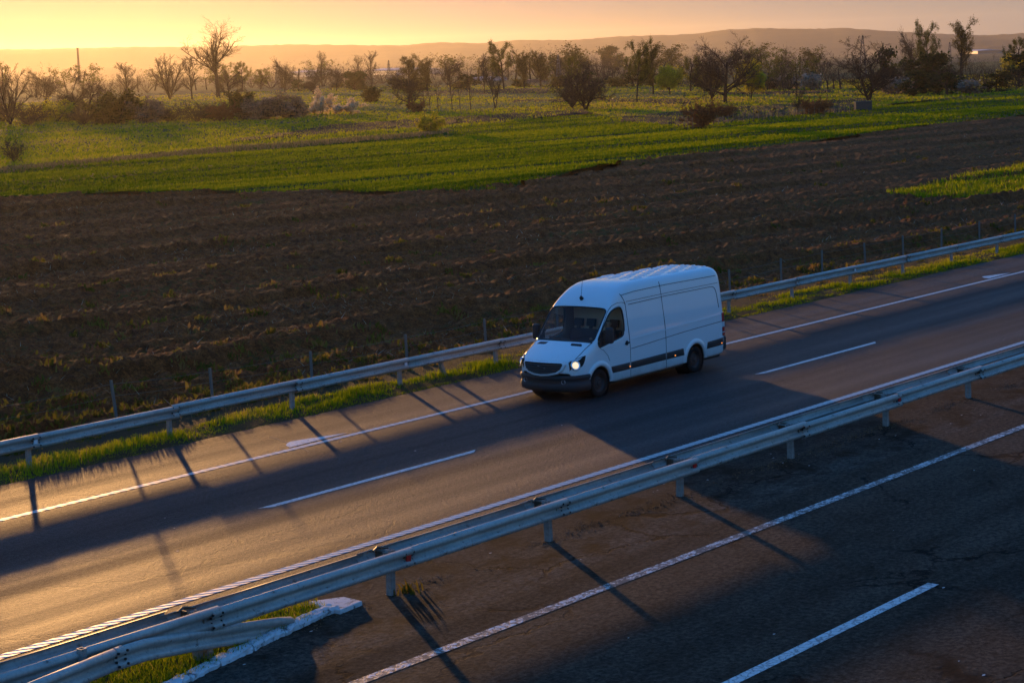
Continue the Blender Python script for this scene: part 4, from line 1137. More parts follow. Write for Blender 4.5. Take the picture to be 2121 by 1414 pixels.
# wiper
m = MB(); m.tube([surf(.80, 9.9) + [0, 0, .03], surf(.83, 8.6) + [0, 0, .03]], .008, 5)
P0, P1 = surf(.83, 8.9) + np.array([0, 0, .025]), surf(.90, 7.5) + np.array([0, 0, .02]); m.tube([side(P0, -1), side(P1, -1)], .008, 5); m.build('wiper', M_RUB, van)

# front: grille, bumper
def front_a(w, h):
    """front fascia surface"""
    base = np.interp(h, [.30, .71, 1.025], [-.02, 0, .07]); wm = np.interp(h, [.3, .71, 1.025], [.80, .76, .87]); return base - .20 * (1 - min(1, (w / wm)) ** 2)
def gx(w, h, off): return (front_a(w, h) - off - .024, w, h)
outer = [(-.62, 1.0), (-.3, 1.005), (0, 1.008), (.3, 1.005), (.62, 1.0), (.66, .93), (.60, .80), (.47, .70), (.24, .655), (0, .64), (-.24, .655), (-.47, .70), (-.60, .80), (-.66, .93)]
inner = [(-.575, .968), (-.3, .972), (0, .974), (.3, .972), (.575, .968), (.60, .925), (.545, .815), (.43, .742), (.22, .705), (0, .692), (-.22, .705), (-.43, .742), (-.545, .815), (-.60, .925)]
gl = empty('grille'); gl.parent = van
m = MB(); k = len(outer)
V_ = [gx(w, h, .040) for w, h in outer] + [gx(w, h, .064) for w, h in inner] + [gx(w, h, .02) for w, h in inner] + [gx(w, h, -.03) for w, h in outer]
F_ = [(i, (i + 1) % k, k + (i + 1) % k, k + i) for i in range(k)] + [(k + i, k + (i + 1) % k, 2 * k + (i + 1) % k, 2 * k + i) for i in range(k)] + [(3 * k + i, 3 * k + (i + 1) % k, (i + 1) % k, i) for i in range(k)]
m.add(V_, F_).build('grille_frame', M_VAN, gl, bevel=.008, smooth=False)
m = MB(); m.add([gx(w, h, .036) for w, h in inner], [(0, 1, 12, 13), (1, 2, 3, 11, 12), (3, 4, 5, 6, 7, 8, 9, 10, 11)]); m.build('grille_back', M_RUB, gl)
for hh, hw in ((.925, .585), (.868, .56), (.808, .525), (.752, .41)):
    m = MB(); V_, F_ = [], []; nn = 16
    for i in range(nn + 1):
        w = -hw + 2 * hw * i / nn; dip = .012 * (1 - (w / hw) ** 2)
        for (o, dz) in ((.034, .022), (.060, .012), (.060, -.008), (.034, -.018)): V_.append(gx(w, hh - dip + dz, o))
        if i:
            b = 4 * i
            for j in range(4): F_.append((b - 4 + j, b + j, b + (j + 1) % 4, b - 4 + (j + 1) % 4))
    F_ += [(0, 1, 2, 3), tuple(range(4 * nn, 4 * nn + 4))]
    m.add(V_, F_).build('grille_slat', M_SLAT, gl)
PLAN = [(.47, .978), (.36, .972), (.24, .952), (.14, .915), (.06, .86), (0.0, .78)] + [(-.005 - .205 * (1 - (w / .78) ** 2), w) for w in (.62, .45, .25, 0)]
PLAN = PLAN + [(a, -w) for a, w in PLAN[:-1][::-1]]
def bump_loft(name, prof, mt, parent, sel=None, smooth=True):
    V_, F_ = [], []; k = len(prof); pl = PLAN if sel is None else sel
    for i, (a, w) in enumerate(pl):
        q0, q1 = pl[max(i - 1, 0)], pl[min(i + 1, len(pl) - 1)]
        d = np.array([q1[0] - q0[0], q1[1] - q0[1]]); d /= np.linalg.norm(d); nn_ = np.array([d[1], -d[0]])
        if nn_[0] * -1 + nn_[1] * np.sign(w) * .6 < 0: nn_ = -nn_
        for (o, h) in prof:
            top = .05 * (abs(w) > .7) * smooth01(.62, .70, np.array(h)) if False else 0
            V_.append((a + nn_[0] * o, w + nn_[1] * o, h + top))
    for i in range(len(pl) - 1):
        for j in range(k - 1): b = i * k + j; F_.append((b, b + k, b + k + 1, b + 1))
    me = me_np(name, V_, F_, [mt], smooth); bm = bmesh.new(); bm.from_mesh(me); bmesh.ops.recalc_face_normals(bm, faces=bm.faces); bm.to_mesh(me); bm.free()
    return ob(name, me, parent)
fb = bump_loft('front_bumper', [(-.03, .655), (.012, .652), (.028, .635), (.032, .575), (.024, .555), (.012, .54), (.012, .465), (.026, .45), (.03, .36), (.018, .27), (-.05, .235)], M_TRIM, van)
# lower intake and number plate recess
m = MB(); m.add([gx(w, h, .050) for w, h in ((-.50, .535), (.50, .535), (.46, .455), (-.46, .455))], [(0, 1, 2, 3)])
V_, F_ = [], []
for i in range(13):
    w = -.5 + i / 12; V_ += [gx(w, .53, .022), gx(w, .475, .022)]
    if i: F_.append((2 * i - 2, 2 * i, 2 * i + 1, 2 * i - 1))
MB().add(V_, F_).build('air_intake', M_RUB, fb)
for s in (-1, 1):
    a_, w_ = -.075, s * .60
    m = MB(); m.lathe([(.05, -.02), (.055, .01)], 14, (0, 0, 0)); 
    lv = [(a_ - .045 + v[1] * -1, w_ + v[0], .50 + v[2]) for v in m.v]; MB().add(lv, m.f).build('fog_lamp', M_CLEAR, fb)
# underbody, rear bumper, roof ribs, antenna
m = MB(); m.box((.1, -.86, .24), (6.45, .86, .34)); m.build('underbody', M_RUB, van)
rb = MB(); rb.box((6.42, -.955, .42), (6.68, .955, .80)); rb.build('rear_bumper', M_TRIM, van, bevel=.05)
for row, wv in enumerate((-.60, -.44, -.27, -.09, .09, .27, .44, .60)):
    x = 2.75 + (row % 2) * .42
    while x < 6.15:
        a0, a1 = x, min(x + .62, 6.28)
        V_, F_ = [], []; k = 6
        for i in range(k + 1):
            a = a0 + (a1 - a0) * i / k; t = t_at_w(a, abs(wv)); z = surf(a, t)[2] - .006; e = .0 if i in (0, k) else .022
            V_ += [(a, wv - .042, z - .008), (a, wv - .020, z + e), (a, wv + .020, z + e), (a, wv + .042, z - .008)]
            if i:
                b = 4 * i; F_ += [(b - 4 + j, b + j, b + j + 1, b - 3 + j) for j in range(3)]
        me = me_np('roof_rib', V_, F_, [M_VAN], False); bm = bmesh.new(); bm.from_mesh(me); bmesh.ops.recalc_face_normals(bm, faces=bm.faces); bm.to_mesh(me); bm.free()
        ob('roof_rib', me, van); x += .62 + .22
an = MB(); c_ = surf(1.60, 10); an.tube([c_ + [0.05, 0, -.03], c_ + [-.02, 0, .05], c_ + [-.01, 0, .09]], [.06, .045, .02], 8); an.tube([c_ + [-.01, 0, .08], c_ + [.10, 0, .62]], [.006, .004], 5)
an.build('antenna', M_RUB, van, smooth=True)
# wheels
M_TYRE = plain('tyre', (.014, .013, .013), .85, spec=.2); M_RIM = plain('steel_rim', (.045, .042, .04), .6, .4)
ty = [(.215, -.09), (.245, -.112), (.30, -.118), (.338, -.105), (.350, -.08), (.352, 0), (.350, .08), (.338, .105), (.30, .118), (.245, .112), (.215, .09)]
for c in (AXF, AXR):
    for s in (-1, 1):
        wy = s * .845; wh = empty('wheel', (0, 0, 0)); wh.parent = van; wh.location = (c, wy, RW)
        MB().lathe(ty, 40).build('tyre', M_TYRE, wh, smooth=True)
        m = MB(); m.lathe([(.216, s * .10), (.205, s * .085), (.19, s * .04), (.165, s * .035), (.13, s * .065), (.085, s * .08), (.075, s * .055), (.0, s * .055)], 36)
        m.lathe([(.216, -s * .09), (.0, -s * .09)], 24); m.build('rim', M_RIM, wh, smooth=True)
        m = MB(); m.lathe([(.072, s * .05), (.068, s * .095), (.045, s * .105), (0, s * .105)], 18); m.build('hub_cap', M_TRIM, wh, smooth=True)
        m = MB()
        for k in range(14):
            an_ = 2 * math.pi * k / 14; m.lathe([(.014, s * .062), (0, s * .063)], 6, (.148 * math.cos(an_), 0, .148 * math.sin(an_)))
        m.build('rim_holes', M_RUB, wh, kind='stuff')
# cab interior
M_SEAT = plain('seat_cloth', (.06, .06, .065), .9); M_DASH = plain('dash_plastic', (.03, .03, .033), .6); M_BULK = plain('bulkhead_board', (.66, .55, .41), .9)
m = MB()
for w0, w1 in zip(np.linspace(-.84, .78, 7)[:-1], np.linspace(-.84, .78, 7)[1:]):
    m.box((.86, w0, .80), (1.22, w1, 1.30))
MB().box((.80, -.86, .8), (1.24, .86, 1.30)).build('dashboard', M_DASH, van, bevel=.06)
MB().box((2.30, -.86, .40), (2.33, .86, 2.36)).build('bulkhead', M_BULK, van)
MB().box((.95, -.86, .44), (2.30, .86, .50)).build('cab_floor', M_RUB, van)
for w0, wd in ((-.52, .25), (.22, .23), (.62, .23)):
    st = empty('seat'); st.parent = van
    m = MB(); m.box((1.52, w0 - wd, .72), (2.02, w0 + wd, .88)); m.build('seat_cushion', M_SEAT, st, bevel=.05)
    M_ = Matrix.Translation((2.03, w0, .86)) @ Matrix.Rotation(.2, 4, 'Y'); m = MB(); m.box((-.06, -wd, 0), (.06, wd, .66), M=M_); m.build('seat_back', M_SEAT, st, bevel=.05)
    m = MB(); m.box((-.045, -.13, .72), (.045, .13, .92), M=M_); m.box((-.012, -.06, .6), (.012, .06, .75), M=M_); m.build('headrest', M_SEAT, st, bevel=.03)
sw = MB(); MSW = Matrix.Translation((1.36, -.50, 1.22)) @ Matrix.Rotation(math.radians(-58), 4, 'Y')
ring = [tuple(MSW @ Vector((.19 * math.cos(t), .19 * math.sin(t), 0))) for t in np.linspace(0, 2 * math.pi, 25)]
sw.tube(ring, .016, 6, caps=False); sw.tube([tuple(MSW @ Vector((0, -.18, 0))), tuple(MSW @ Vector((0, .18, 0)))], .02, 5); sw.tube([tuple(MSW @ Vector((0, 0, 0))), (1.2, -.50, 1.10)], .03, 6)
sw.build('steering_wheel', M_RUB, van, smooth=True)

# driver (one continuous body grown over a skeleton)
def person(loc):
    J = {'pel': (1.86, 0, .96, .14), 'wst': (1.90, 0, 1.14, .135), 'chs': (1.94, 0, 1.36, .155), 'nck': (1.92, 0, 1.53, .06), 'hd0': (1.90, 0, 1.60, .075), 'hd1': (1.885, 0, 1.70, .105), 'hd2': (1.89, 0, 1.79, .08)}
    E_ = [('pel', 'wst'), ('wst', 'chs'), ('chs', 'nck'), ('nck', 'hd0'), ('hd0', 'hd1'), ('hd1', 'hd2')]
    for s, nm in ((-1, 'l'), (1, 'r')):
        J.update({'sh' + nm: (1.92, s * .19, 1.44, .075), 'el' + nm: (1.66, s * .27, 1.24, .052), 'wr' + nm: (1.46, s * .19, 1.33, .036), 'hn' + nm: (1.40, s * .175, 1.36, .042), 'fg' + nm: (1.36, s * .165, 1.37, .026), 'th' + nm: (1.37, s * .135, 1.385, .018),
                  'hp' + nm: (1.80, s * .10, .93, .10), 'kn' + nm: (1.42, s * .14, .97, .075), 'an' + nm: (1.22, s * .13, .62, .048), 'to' + nm: (1.08, s * .13, .56, .045)})
        E_ += [('chs', 'sh' + nm), ('sh' + nm, 'el' + nm), ('el' + nm, 'wr' + nm), ('wr' + nm, 'hn' + nm), ('hn' + nm, 'fg' + nm), ('hn' + nm, 'th' + nm), ('pel', 'hp' + nm), ('hp' + nm, 'kn' + nm), ('kn' + nm, 'an' + nm), ('an' + nm, 'to' + nm)]
    ks = list(J); me = bpy.data.meshes.new('person')
    me.from_pydata([J[k][:3] for k in ks], [(ks.index(a), ks.index(b)) for a, b in E_], [])
    o = bpy.data.objects.new('person', me); COL.objects.link(o)
    o.modifiers.new('skin', 'SKIN')
    sv = me.skin_vertices[0].data
    for i, k in enumerate(ks): sv[i].radius = (J[k][3], J[k][3]); sv[i].use_root = (k == 'pel')
    ms = o.modifiers.new('sub', 'SUBSURF'); ms.levels = ms.render_levels = 2
    dg = bpy.context.evaluated_depsgraph_get(); ev = bpy.data.meshes.new_from_object(o.evaluated_get(dg))
    bpy.data.objects.remove(o)
    skin_, cloth, hair = plain('skin', (.42, .25, .17), .6), plain('dark_jacket', (.02, .022, .03), .9), plain('hair', (.02, .014, .01), .8)
    for m_ in (cloth, skin_, hair): ev.materials.append(m_)
    for pg in ev.polygons:
        c = pg.center; pg.use_smooth = True
        if c.z > 1.545: pg.material_index = 2 if (c.z > 1.755 or c.x > 1.925) else 1
        elif c.x < 1.475 and c.z > 1.2: pg.material_index = 1
    o = bpy.data.objects.new('person', ev); COL.objects.link(o)
    tag(o, 'driver in dark jacket holding the steering wheel behind the van windscreen', 'person')
    nose = MB(); nose.tube([(1.80, 0, 1.715), (1.765, 0, 1.675), (1.80, 0, 1.665)], [.008, .018, .014], 6); nose.tube([(1.80, -.022, 1.635), (1.793, 0, 1.634), (1.80, .022, 1.635)], .008, 5)
    for s in (-1, 1): nose.tube([(1.90, s * .098, 1.72), (1.905, s * .106, 1.69), (1.895, s * .098, 1.66)], .016, 5)
    f = nose.build('face', skin_, o, smooth=True)
    ey = MB()
    for s in (-1, 1): ey.tube([(1.797, s * .038 - .012, 1.708), (1.792, s * .038, 1.708), (1.797, s * .038 + .012, 1.708)], .008, 5)
    ey.build('eyes', hair, o)
    o.matrix_world = ROAD @ Matrix.Translation(Vector(loc)); return o
person((VX, VY - .52, 0))

# ---------------------------------------------------------------- trees
def nrm(v): return v / (np.linalg.norm(v) + 1e-9)
def grow(seed, H, kids, ratio, ang, wob, trop, r0, trunk=.35, levels=4, multi=1, spread=.35, rmin=.012, crown_w=1.0, lead=.78):
    """bare branching skeleton -> arrays p0,p1,r0,r1,level"""
    r = np.random.default_rng(seed); S = []
    def perp(d):
        a = np.cross(d, r.normal(0, 1, 3)); return nrm(a)
    def br(p, d, L, rad, lev):
        n = (7, 5, 4, 3, 2)[min(lev, 4)]
        for i in range(n):
            d = nrm(d + r.normal(0, wob * (.55 if lev == 0 else 1 + .25 * lev), 3) + np.array([0, 0, trop * (.4 if lev else .1)]))
            q = p + d * L / n; r1 = max(rmin * .6, rad * (1 - .62 * (i + 1) / n if lev else 1 - .5 * (i + 1) / n)); rr0 = max(rmin * .6, rad * (1 - .62 * i / n if lev else 1 - .5 * i / n))
            S.append((*p, *q, rr0, r1, lev))
            f = (i + 1) / n
            if lev < levels and f > (trunk if lev == 0 else .22):
                kk = kids[lev] / (n * (1 - (trunk if lev == 0 else .22)))
                kk = int(kk) + (r.uniform() < kk - int(kk))
                for _ in range(kk):
                    an = math.radians(r.normal(ang[min(lev, len(ang) - 1)], 9)); s = perp(d)
                    c = nrm(d * math.cos(an) + s * math.sin(an) * crown_w)
                    br(p + (q - p) * r.uniform(.2, 1), c, L * ratio[min(lev, len(ratio) - 1)] * r.uniform(.65, 1.15) * (1 - .35 * f * (lev > 0)), max(rmin, r1 * .62), lev + 1)
            p = q
    for k in range(multi):
        a = 2 * math.pi * k / max(multi, 1) + r.uniform(0, 1); tilt = 0 if multi == 1 else spread * r.uniform(.5, 1.2)
        d = nrm(np.array([math.cos(a) * tilt, math.sin(a) * tilt, 1.0]))
        br(np.zeros(3), d, H * (lead if multi == 1 else .62) * r.uniform(.85, 1.1 if multi > 1 else 1.0), r0 if multi == 1 else r0 * .6, 0)
    return np.array(S)
def seg_mesh(name, S, mt, sides, thick=1.0):
    p0, p1, r0, r1 = S[:, 0:3], S[:, 3:6], S[:, 6] * thick, S[:, 7] * thick
    d = p1 - p0; d /= np.linalg.norm(d, axis=1)[:, None] + 1e-9
    rv = np.random.default_rng(5).normal(0, 1, d.shape); a = np.cross(d, rv); a /= np.linalg.norm(a, axis=1)[:, None] + 1e-9; b = np.cross(d, a)
    n = len(S); Vs = []
    if sides == 2:
        V = np.stack([p0 - a * r0[:, None], p0 + a * r0[:, None], p1 + a * r1[:, None], p1 - a * r1[:, None]], 1).reshape(-1, 3)
        return V, np.arange(n)[:, None] * 4 + np.array([0, 1, 2, 3])
    for P, R in ((p0, r0), (p1, r1)):
        for k in range(sides):
            t = 2 * math.pi * k / sides; Vs.append(P + (a * math.cos(t) + b * math.sin(t)) * R[:, None])
    V = np.stack(Vs, 1).reshape(-1, 3); i = np.arange(n)[:, None] * (2 * sides)
    return V, np.concatenate([i + np.array([k, (k + 1) % sides, sides + (k + 1) % sides, sides + k]) for k in range(sides)])
def leaf_mesh(S, n, size, seed, lev=3, spread=.25):
    r = np.random.default_rng(seed); T = S[S[:, 8] >= lev]
    k = r.integers(0, len(T), n); f = r.uniform(0, 1, n)[:, None]
    c = T[k, 0:3] * (1 - f) + T[k, 3:6] * f + r.normal(0, spread, (n, 3))
    a = r.normal(0, 1, (n, 3)); a /= np.linalg.norm(a, axis=1)[:, None]; b = np.cross(a, r.normal(0, 1, (n, 3))); b /= np.linalg.norm(b, axis=1)[:, None] + 1e-9
    s = (size * r.uniform(.5, 1.4, n))[:, None]
    V = np.stack([c - a * s, c + b * s * .6, c + a * s, c - b * s * .6], 1).reshape(-1, 3)
    cl = vnoise(c[:, 0] * .9 + 7, c[:, 2] * .9 + c[:, 1] * .5, seed); t = np.clip(cl * 1.2 - .1 + r.normal(0, .18, n), 0, 1)
    return V, np.arange(n)[:, None] * 4 + np.array([0, 1, 2, 3]), np.repeat(t, 4)
PROTO = {}
def proto(key, S, bark, twig, leaf=None, nleaf=0, lsize=.2, lev_trunk=1, thick=1.0, lspread=.25, llev=3):
    zmax = max(S[:, 2].max(), S[:, 5].max()); half = np.percentile(np.abs(np.concatenate([S[:, 0], S[:, 1]])), 98)
    A = S[S[:, 8] <= lev_trunk]; Bq = S[S[:, 8] > lev_trunk]
    Vt, Ft = seg_mesh('trunk', A, bark, 6); mt_ = me_np('trunk', Vt, Ft, [bark], True)
    big = Bq[Bq[:, 8] <= 2]; sm = Bq[Bq[:, 8] > 2]
    parts = []
    if len(big): parts.append(seg_mesh('', big, twig, 3))
    if len(sm): parts.append(seg_mesh('', sm, twig, 2, thick))
    Vc = np.concatenate([p[0] for p in parts]); o = 0; Fs = []
    for p in parts: Fs.append(p[1] + o); o += len(p[0])
    Fc = np.concatenate(Fs); mi = np.zeros(len(Fc)); tn = np.zeros(len(Vc))
    mats = [twig]
    if nleaf:
        Lv, Lf, Lt = leaf_mesh(S, nleaf, lsize, 3, llev, lspread); Fc = np.concatenate([Fc, Lf + len(Vc)]); mi = np.concatenate([mi, np.ones(len(Lf))]); Vc = np.concatenate([Vc, Lv]); tn = np.concatenate([tn, Lt]); mats.append(leaf)
    mc = me_np('crown', Vc, Fc, mats, False, mi, tn)
    # lighter copy for the woods that read as one mass
    rl = np.random.default_rng(9); sm2 = sm[rl.permutation(len(sm))[:1250]] if len(sm) else sm
    pp = ([seg_mesh('', big[rl.permutation(len(big))[:260]], twig, 3)] if len(big) else []) + ([seg_mesh('', sm2, twig, 2, 3.3)] if len(sm2) else [])
    LV = np.concatenate([q[0] for q in pp]); LF = []; o = 0
    for q in pp: LF.append(q[1] + o); o += len(q[0])
    LF = np.concatenate(LF); LM = np.zeros(len(LF)); LT = np.zeros(len(LV))
    if nleaf:
        a_, b_, c_ = leaf_mesh(S, min(nleaf, 900), lsize * 2.1, 4, llev, lspread); LF = np.concatenate([LF, b_ + len(LV)]); LM = np.concatenate([LM, np.ones(len(b_))]); LV = np.concatenate([LV, a_]); LT = np.concatenate([LT, c_])
    PROTO[key] = dict(LV=LV, LF=LF, LM=LM, LT=LT, trunk=mt_, crown=mc, h=zmax, half=half, S=S, leaf=leaf, V=Vc, F=Fc, mi=mi, tn=tn)
K4 = (11, 7, 5, 4)
proto('tall', grow(5, 22, (12, 10, 7, 6), (.80, .55, .5, .5), (40, 42, 40), .10, .12, .50, .46, lead=.60), M_BARK, M_TWIG, thick=1.15)
proto('wide', grow(8, 12, (17, 10, 7, 5), (.80, .58, .5, .5), (62, 45, 40), .12, .06, .38, .16), M_BARK, M_TWIG, thick=1.6)
proto('wide2', grow(18, 11, (10, 10, 7, 5), (.80, .60, .52, .5), (55, 48, 40), .13, .05, .35, .14, multi=2, spread=.4), M_BARK, M_TWIG, thick=1.6)
proto('fan', grow(11, 11, (9, 9, 6, 5), (.62, .55, .5, .45), (34, 32, 34), .08, .14, .30, .12, multi=3, spread=.45), M_BARK, M_TWIG, thick=1.1)
proto('round', grow(21, 12, (14, 8, 6, 4), (.50, .55, .5, .5), (60, 45, 40), .09, .08, .28, .32), M_BARK, M_TWIG_O, M_LEAF['green'], 12000, .105, thick=1.3)
proto('poplar', grow(31, 16, (20, 9, 6, 4), (.36, .55, .5, .5), (42, 40, 40), .07, .16, .26, .25), M_BARK, M_TWIG_O, M_LEAF['olive'], 9000, .11, thick=1.3)
proto('slim', grow(41, 9, (14, 8, 6, 4), (.42, .55, .5, .4), (40, 38, 36), .09, .14, .16, .28), M_BARK, M_TWIG, thick=1.2)
proto('vee', grow(45, 11, (10, 8, 6, 4), (.5, .5, .5, .4), (36, 36, 36), .08, .13, .22, .34, multi=2, spread=.32), M_BARK, M_TWIG, thick=1.3)
proto('willow', grow(51, 8, (10, 7, 5, 4), (.62, .6, .55, .5), (48, 42, 40), .11, -.03, .25, .18, multi=2, spread=.3), M_BARK, M_TWIG_O, M_LEAF['yellow'], 12000, .12, thick=1.2)
proto('bush_y', grow(61, 2.6, (7, 5, 4, 3), (.55, .55, .5, .5), (42, 42, 40), .10, .05, .06, .10, multi=6, spread=.7, rmin=.008), M_BARK, M_TWIG_O, M_LEAF['yellow'], 3000, .075, lspread=.10, llev=2)
proto('bush_g', grow(62, 3.2, (7, 5, 4, 3), (.55, .55, .5, .5), (45, 42, 40), .12, .04, .07, .08, multi=6, spread=.7, rmin=.008), M_BARK, M_TWIG_O, M_LEAF['olive'], 6500, .10, lspread=.16, llev=1)
proto('bush_b', grow(63, 3.2, (8, 5, 4, 3), (.6, .55, .5, .5), (48, 42, 40), .12, .03, .07, .06, multi=7, spread=.75, rmin=.008), M_BARK, M_TWIG, M_LEAF['greyblossom'], 7000, .09, lspread=.14, llev=1)
proto('blossom', grow(64, 3.6, (8, 6, 5, 3), (.5, .55, .5, .5), (46, 42, 40), .11, .05, .09, .15, multi=3, spread=.4, rmin=.008), M_BARK, M_TWIG, M_LEAF['blossom'], 3600, .10, thick=.7, lspread=.14, llev=2)
proto('brush', grow(65, 3.4, (8, 6, 4, 4), (.62, .55, .5, .5), (40, 38, 36), .10, .06, .07, .05, multi=8, spread=.75, rmin=.010), M_TWIG, M_TWIG, thick=1.2)
proto('brush_r', grow(66, 2.8, (9, 7, 5, 4), (.62, .55, .5, .5), (46, 40, 36), .12, .05, .06, .08, multi=5, spread=.6, rmin=.010), M_TWIG_R, M_TWIG_R, M_LEAF['orange'], 1800, .05, thick=1.2, lspread=.08)
proto('dark', grow(71, 8, (12, 7, 5, 4), (.5, .55, .5, .5), (58, 45, 40), .09, .06, .25, .12), M_BARK, M_TWIG, M_LEAF['dark'], 12000, .15, lspread=.35, llev=2)
proto('sapling', grow(75, 4.5, (6, 4, 3, 2), (.35, .5, .5, .4), (36, 34, 36), .07, .14, .06, .3, levels=3, rmin=.010), M_TWIG, M_TWIG, thick=1.0)
def tree(key, base, top, wpx, name, label, cat='tree', group=None, rz=None, push=None):
    """base pixel, top pixel row, crown width in pixels; the distance comes from where the foot meets the field"""
    p_ = PROTO[key]
    P = G(*base)
    if push: P = CAM_P + (P - CAM_P) * push; P[2] = ZF
    P[2] = float(h_meadow(np.array(P[0]), np.array(P[1]))) - .12
    k = px_size(P); H = (base[1] - top) * k; sz = H / p_['h']; sx = (wpx * k * .5) / p_['half']
    sx = min(max(sx, sz * .45), sz * 1.9)
    e = empty(name, tuple(P), rz=rng.uniform(0, 6.28) if rz is None else rz); e.scale = (sx, sx, sz)
    for nm in ('trunk', 'crown'):
        o = bpy.data.objects.new(nm, p_[nm]); o.parent = e; COL.objects.link(o)
    return tag(e, label, cat, group)
GT = None
tree('tall', (453, 214), 42, 118, 'bare_tree', 'tallest bare tree on the left, standing alone above the hedge against the sky', rz=1.0, push=1.2)
tree('fan', (352, 207), 110, 80, 'bare_tree', 'fan-shaped bare tree just left of the tallest tree')
tree('wide2', (170, 250), 138, 135, 'bare_tree', 'bushy bare tree in the golden haze below the chimney')
tree('fan', (22, 262), 132, 95, 'bare_tree', 'bare tree in golden haze at the left edge of the picture')
tree('slim', (398, 208), 118, 50, 'bare_tree', 'thin bare tree between the fan-shaped tree and the tallest tree')
tree('wide', (476, 208), 135, 70, 'bare_tree', 'low bare tree crowded against the right of the tallest trunk')
tree('slim', (262, 205), 128, 60, 'bare_tree', 'faint bare tree between the hazy bushy tree and the fan-shaped one')
tree('wide', (95, 215), 135, 80, 'bare_tree', 'faint bare tree left of the chimney in the golden haze')
tree('round', (503, 190), 126, 45, 'hazy_tree', 'small hazy tree right of the tallest bare tree')
tree('round', (540, 186), 140, 50, 'hazy_tree', 'low hazy tree behind the grey flowering shrub')
tree('wide', (590, 192), 113, 52, 'bare_tree', 'hazy bare tree beside the lattice pylon on the left')
tree('wide2', (650, 196), 136, 55, 'bare_tree', 'dark round bare tree behind the white blossom tree')
tree('slim', (667, 182), 105, 26, 'bare_tree', 'slender tall bare tree rising behind the dark round one')
tree('wide', (697, 188), 121, 46, 'bare_tree', 'hazy bare tree left of the second white shed')
tree('dark', (735, 187), 148, 44, 'hazy_tree', 'dense dark tree left of the cone-shaped bush')
tree('slim', (742, 178), 114, 26, 'bare_tree', 'left of two tall hazy trees in front of the white shed')
tree('slim', (770, 182), 104, 36, 'bare_tree', 'right of two tall hazy trees in front of the white shed')
tree('bush_g', (768, 212), 177, 36, 'bush', 'cone-shaped olive bush in the mid meadow', 'bush')
tree('wide', (846, 231), 138, 84, 'bare_tree', 'dark bare tree with crooked leaning trunk left of the sapling row', rz=2.2)
tree('poplar', (850, 190), 108, 40, 'hazy_tree', 'hazy olive tree rising behind the crooked bare tree')
tree('poplar', (885, 188), 111, 36, 'hazy_tree', 'hazy olive tree second behind the sapling row')
tree('wide', (934, 188), 109, 56, 'bare_tree', 'broad hazy brown tree behind the sapling row')
tree('round', (1044, 188), 82, 64, 'leafing_tree', 'tall round-crowned tree coming into green leaf near the centre')
tree('vee', (1026, 229), 132, 62, 'bare_tree', 'two-stemmed bare tree forming a V below the round green crown', rz=.6)
tree('slim', (1004, 196), 110, 34, 'hazy_tree', 'thin hazy tree left of the round green crown')
tree('poplar', (1086, 185), 100, 34, 'hazy_tree', 'hazy tree right of the round green crown')
tree('poplar', (1120, 180), 102, 40, 'hazy_tree', 'hazy olive tree left of the far lattice mast', )
tree('round', (1183, 190), 112, 44, 'leafing_tree', 'green leafing tree behind the dark pair of bare trees')
tree('brush', (1186, 227), 140, 96, 'bare_tree', 'left of the dark pair of low bare trees at the field edge')
tree('wide2', (1214, 231), 119, 116, 'bare_tree', 'right of the dark pair of low bare trees at the field edge')
tree('dark', (1266, 150), 103, 50, 'evergreen_tree', 'dark green tree on the skyline left of the twin olive crowns', push=1.3)
tree('round', (1319, 214), 77, 62, 'leafing_tree', 'olive crowned tree with dark straight trunk right of the dark pair')
tree('poplar', (1353, 196), 80, 44, 'hazy_tree', 'second olive crown just right of the straight-trunked tree')
tree('willow', (1388, 196), 132, 80, 'willow_tree', 'golden willow behind the meadow left of the big bare tree')
tree('round', (1430, 190), 112, 60, 'hazy_tree', 'hazy tree between the golden willow and the big bare tree')
tree('wide', (1502, 216), 66, 146, 'bare_tree', 'big broad bare tree right of centre with dense twigs', rz=.3)
tree('fan', (1474, 208), 96, 74, 'bare_tree', 'slimmer bare tree merged with the left of the big broad one')
tree('willow', (1556, 207), 124, 78, 'willow_tree', 'yellow-leafed tree tucked behind the right of the big bare tree')
tree('wide2', (1800, 210), 71, 158, 'bare_tree', 'widest dark bare tree above the green box by the field', rz=1.7)
tree('round', (1924, 182), 54, 58, 'leafing_tree', 'tall rounded tree on the right skyline left of the upright one', push=1.25)
tree('poplar', (1990, 180), 49, 44, 'poplar_tree', 'tall upright tree on the right skyline', push=1.25)
tree('wide', (1884, 180), 66, 46, 'hazy_tree', 'hazy bare tree left of the tall rounded one on the right skyline', push=1.25)
tree('willow', (2100, 178), 112, 76, 'leafing_tree', 'yellow-green tree at the right edge of the picture')
tree('round', (2108, 170), 82, 70, 'hazy_tree', 'olive tree rising behind the yellow-green one at the right edge', push=1.1)
tree('dark', (1892, 200), 184, 34, 'bush', 'small dark bush at the right end of the orchard fence', 'bush')
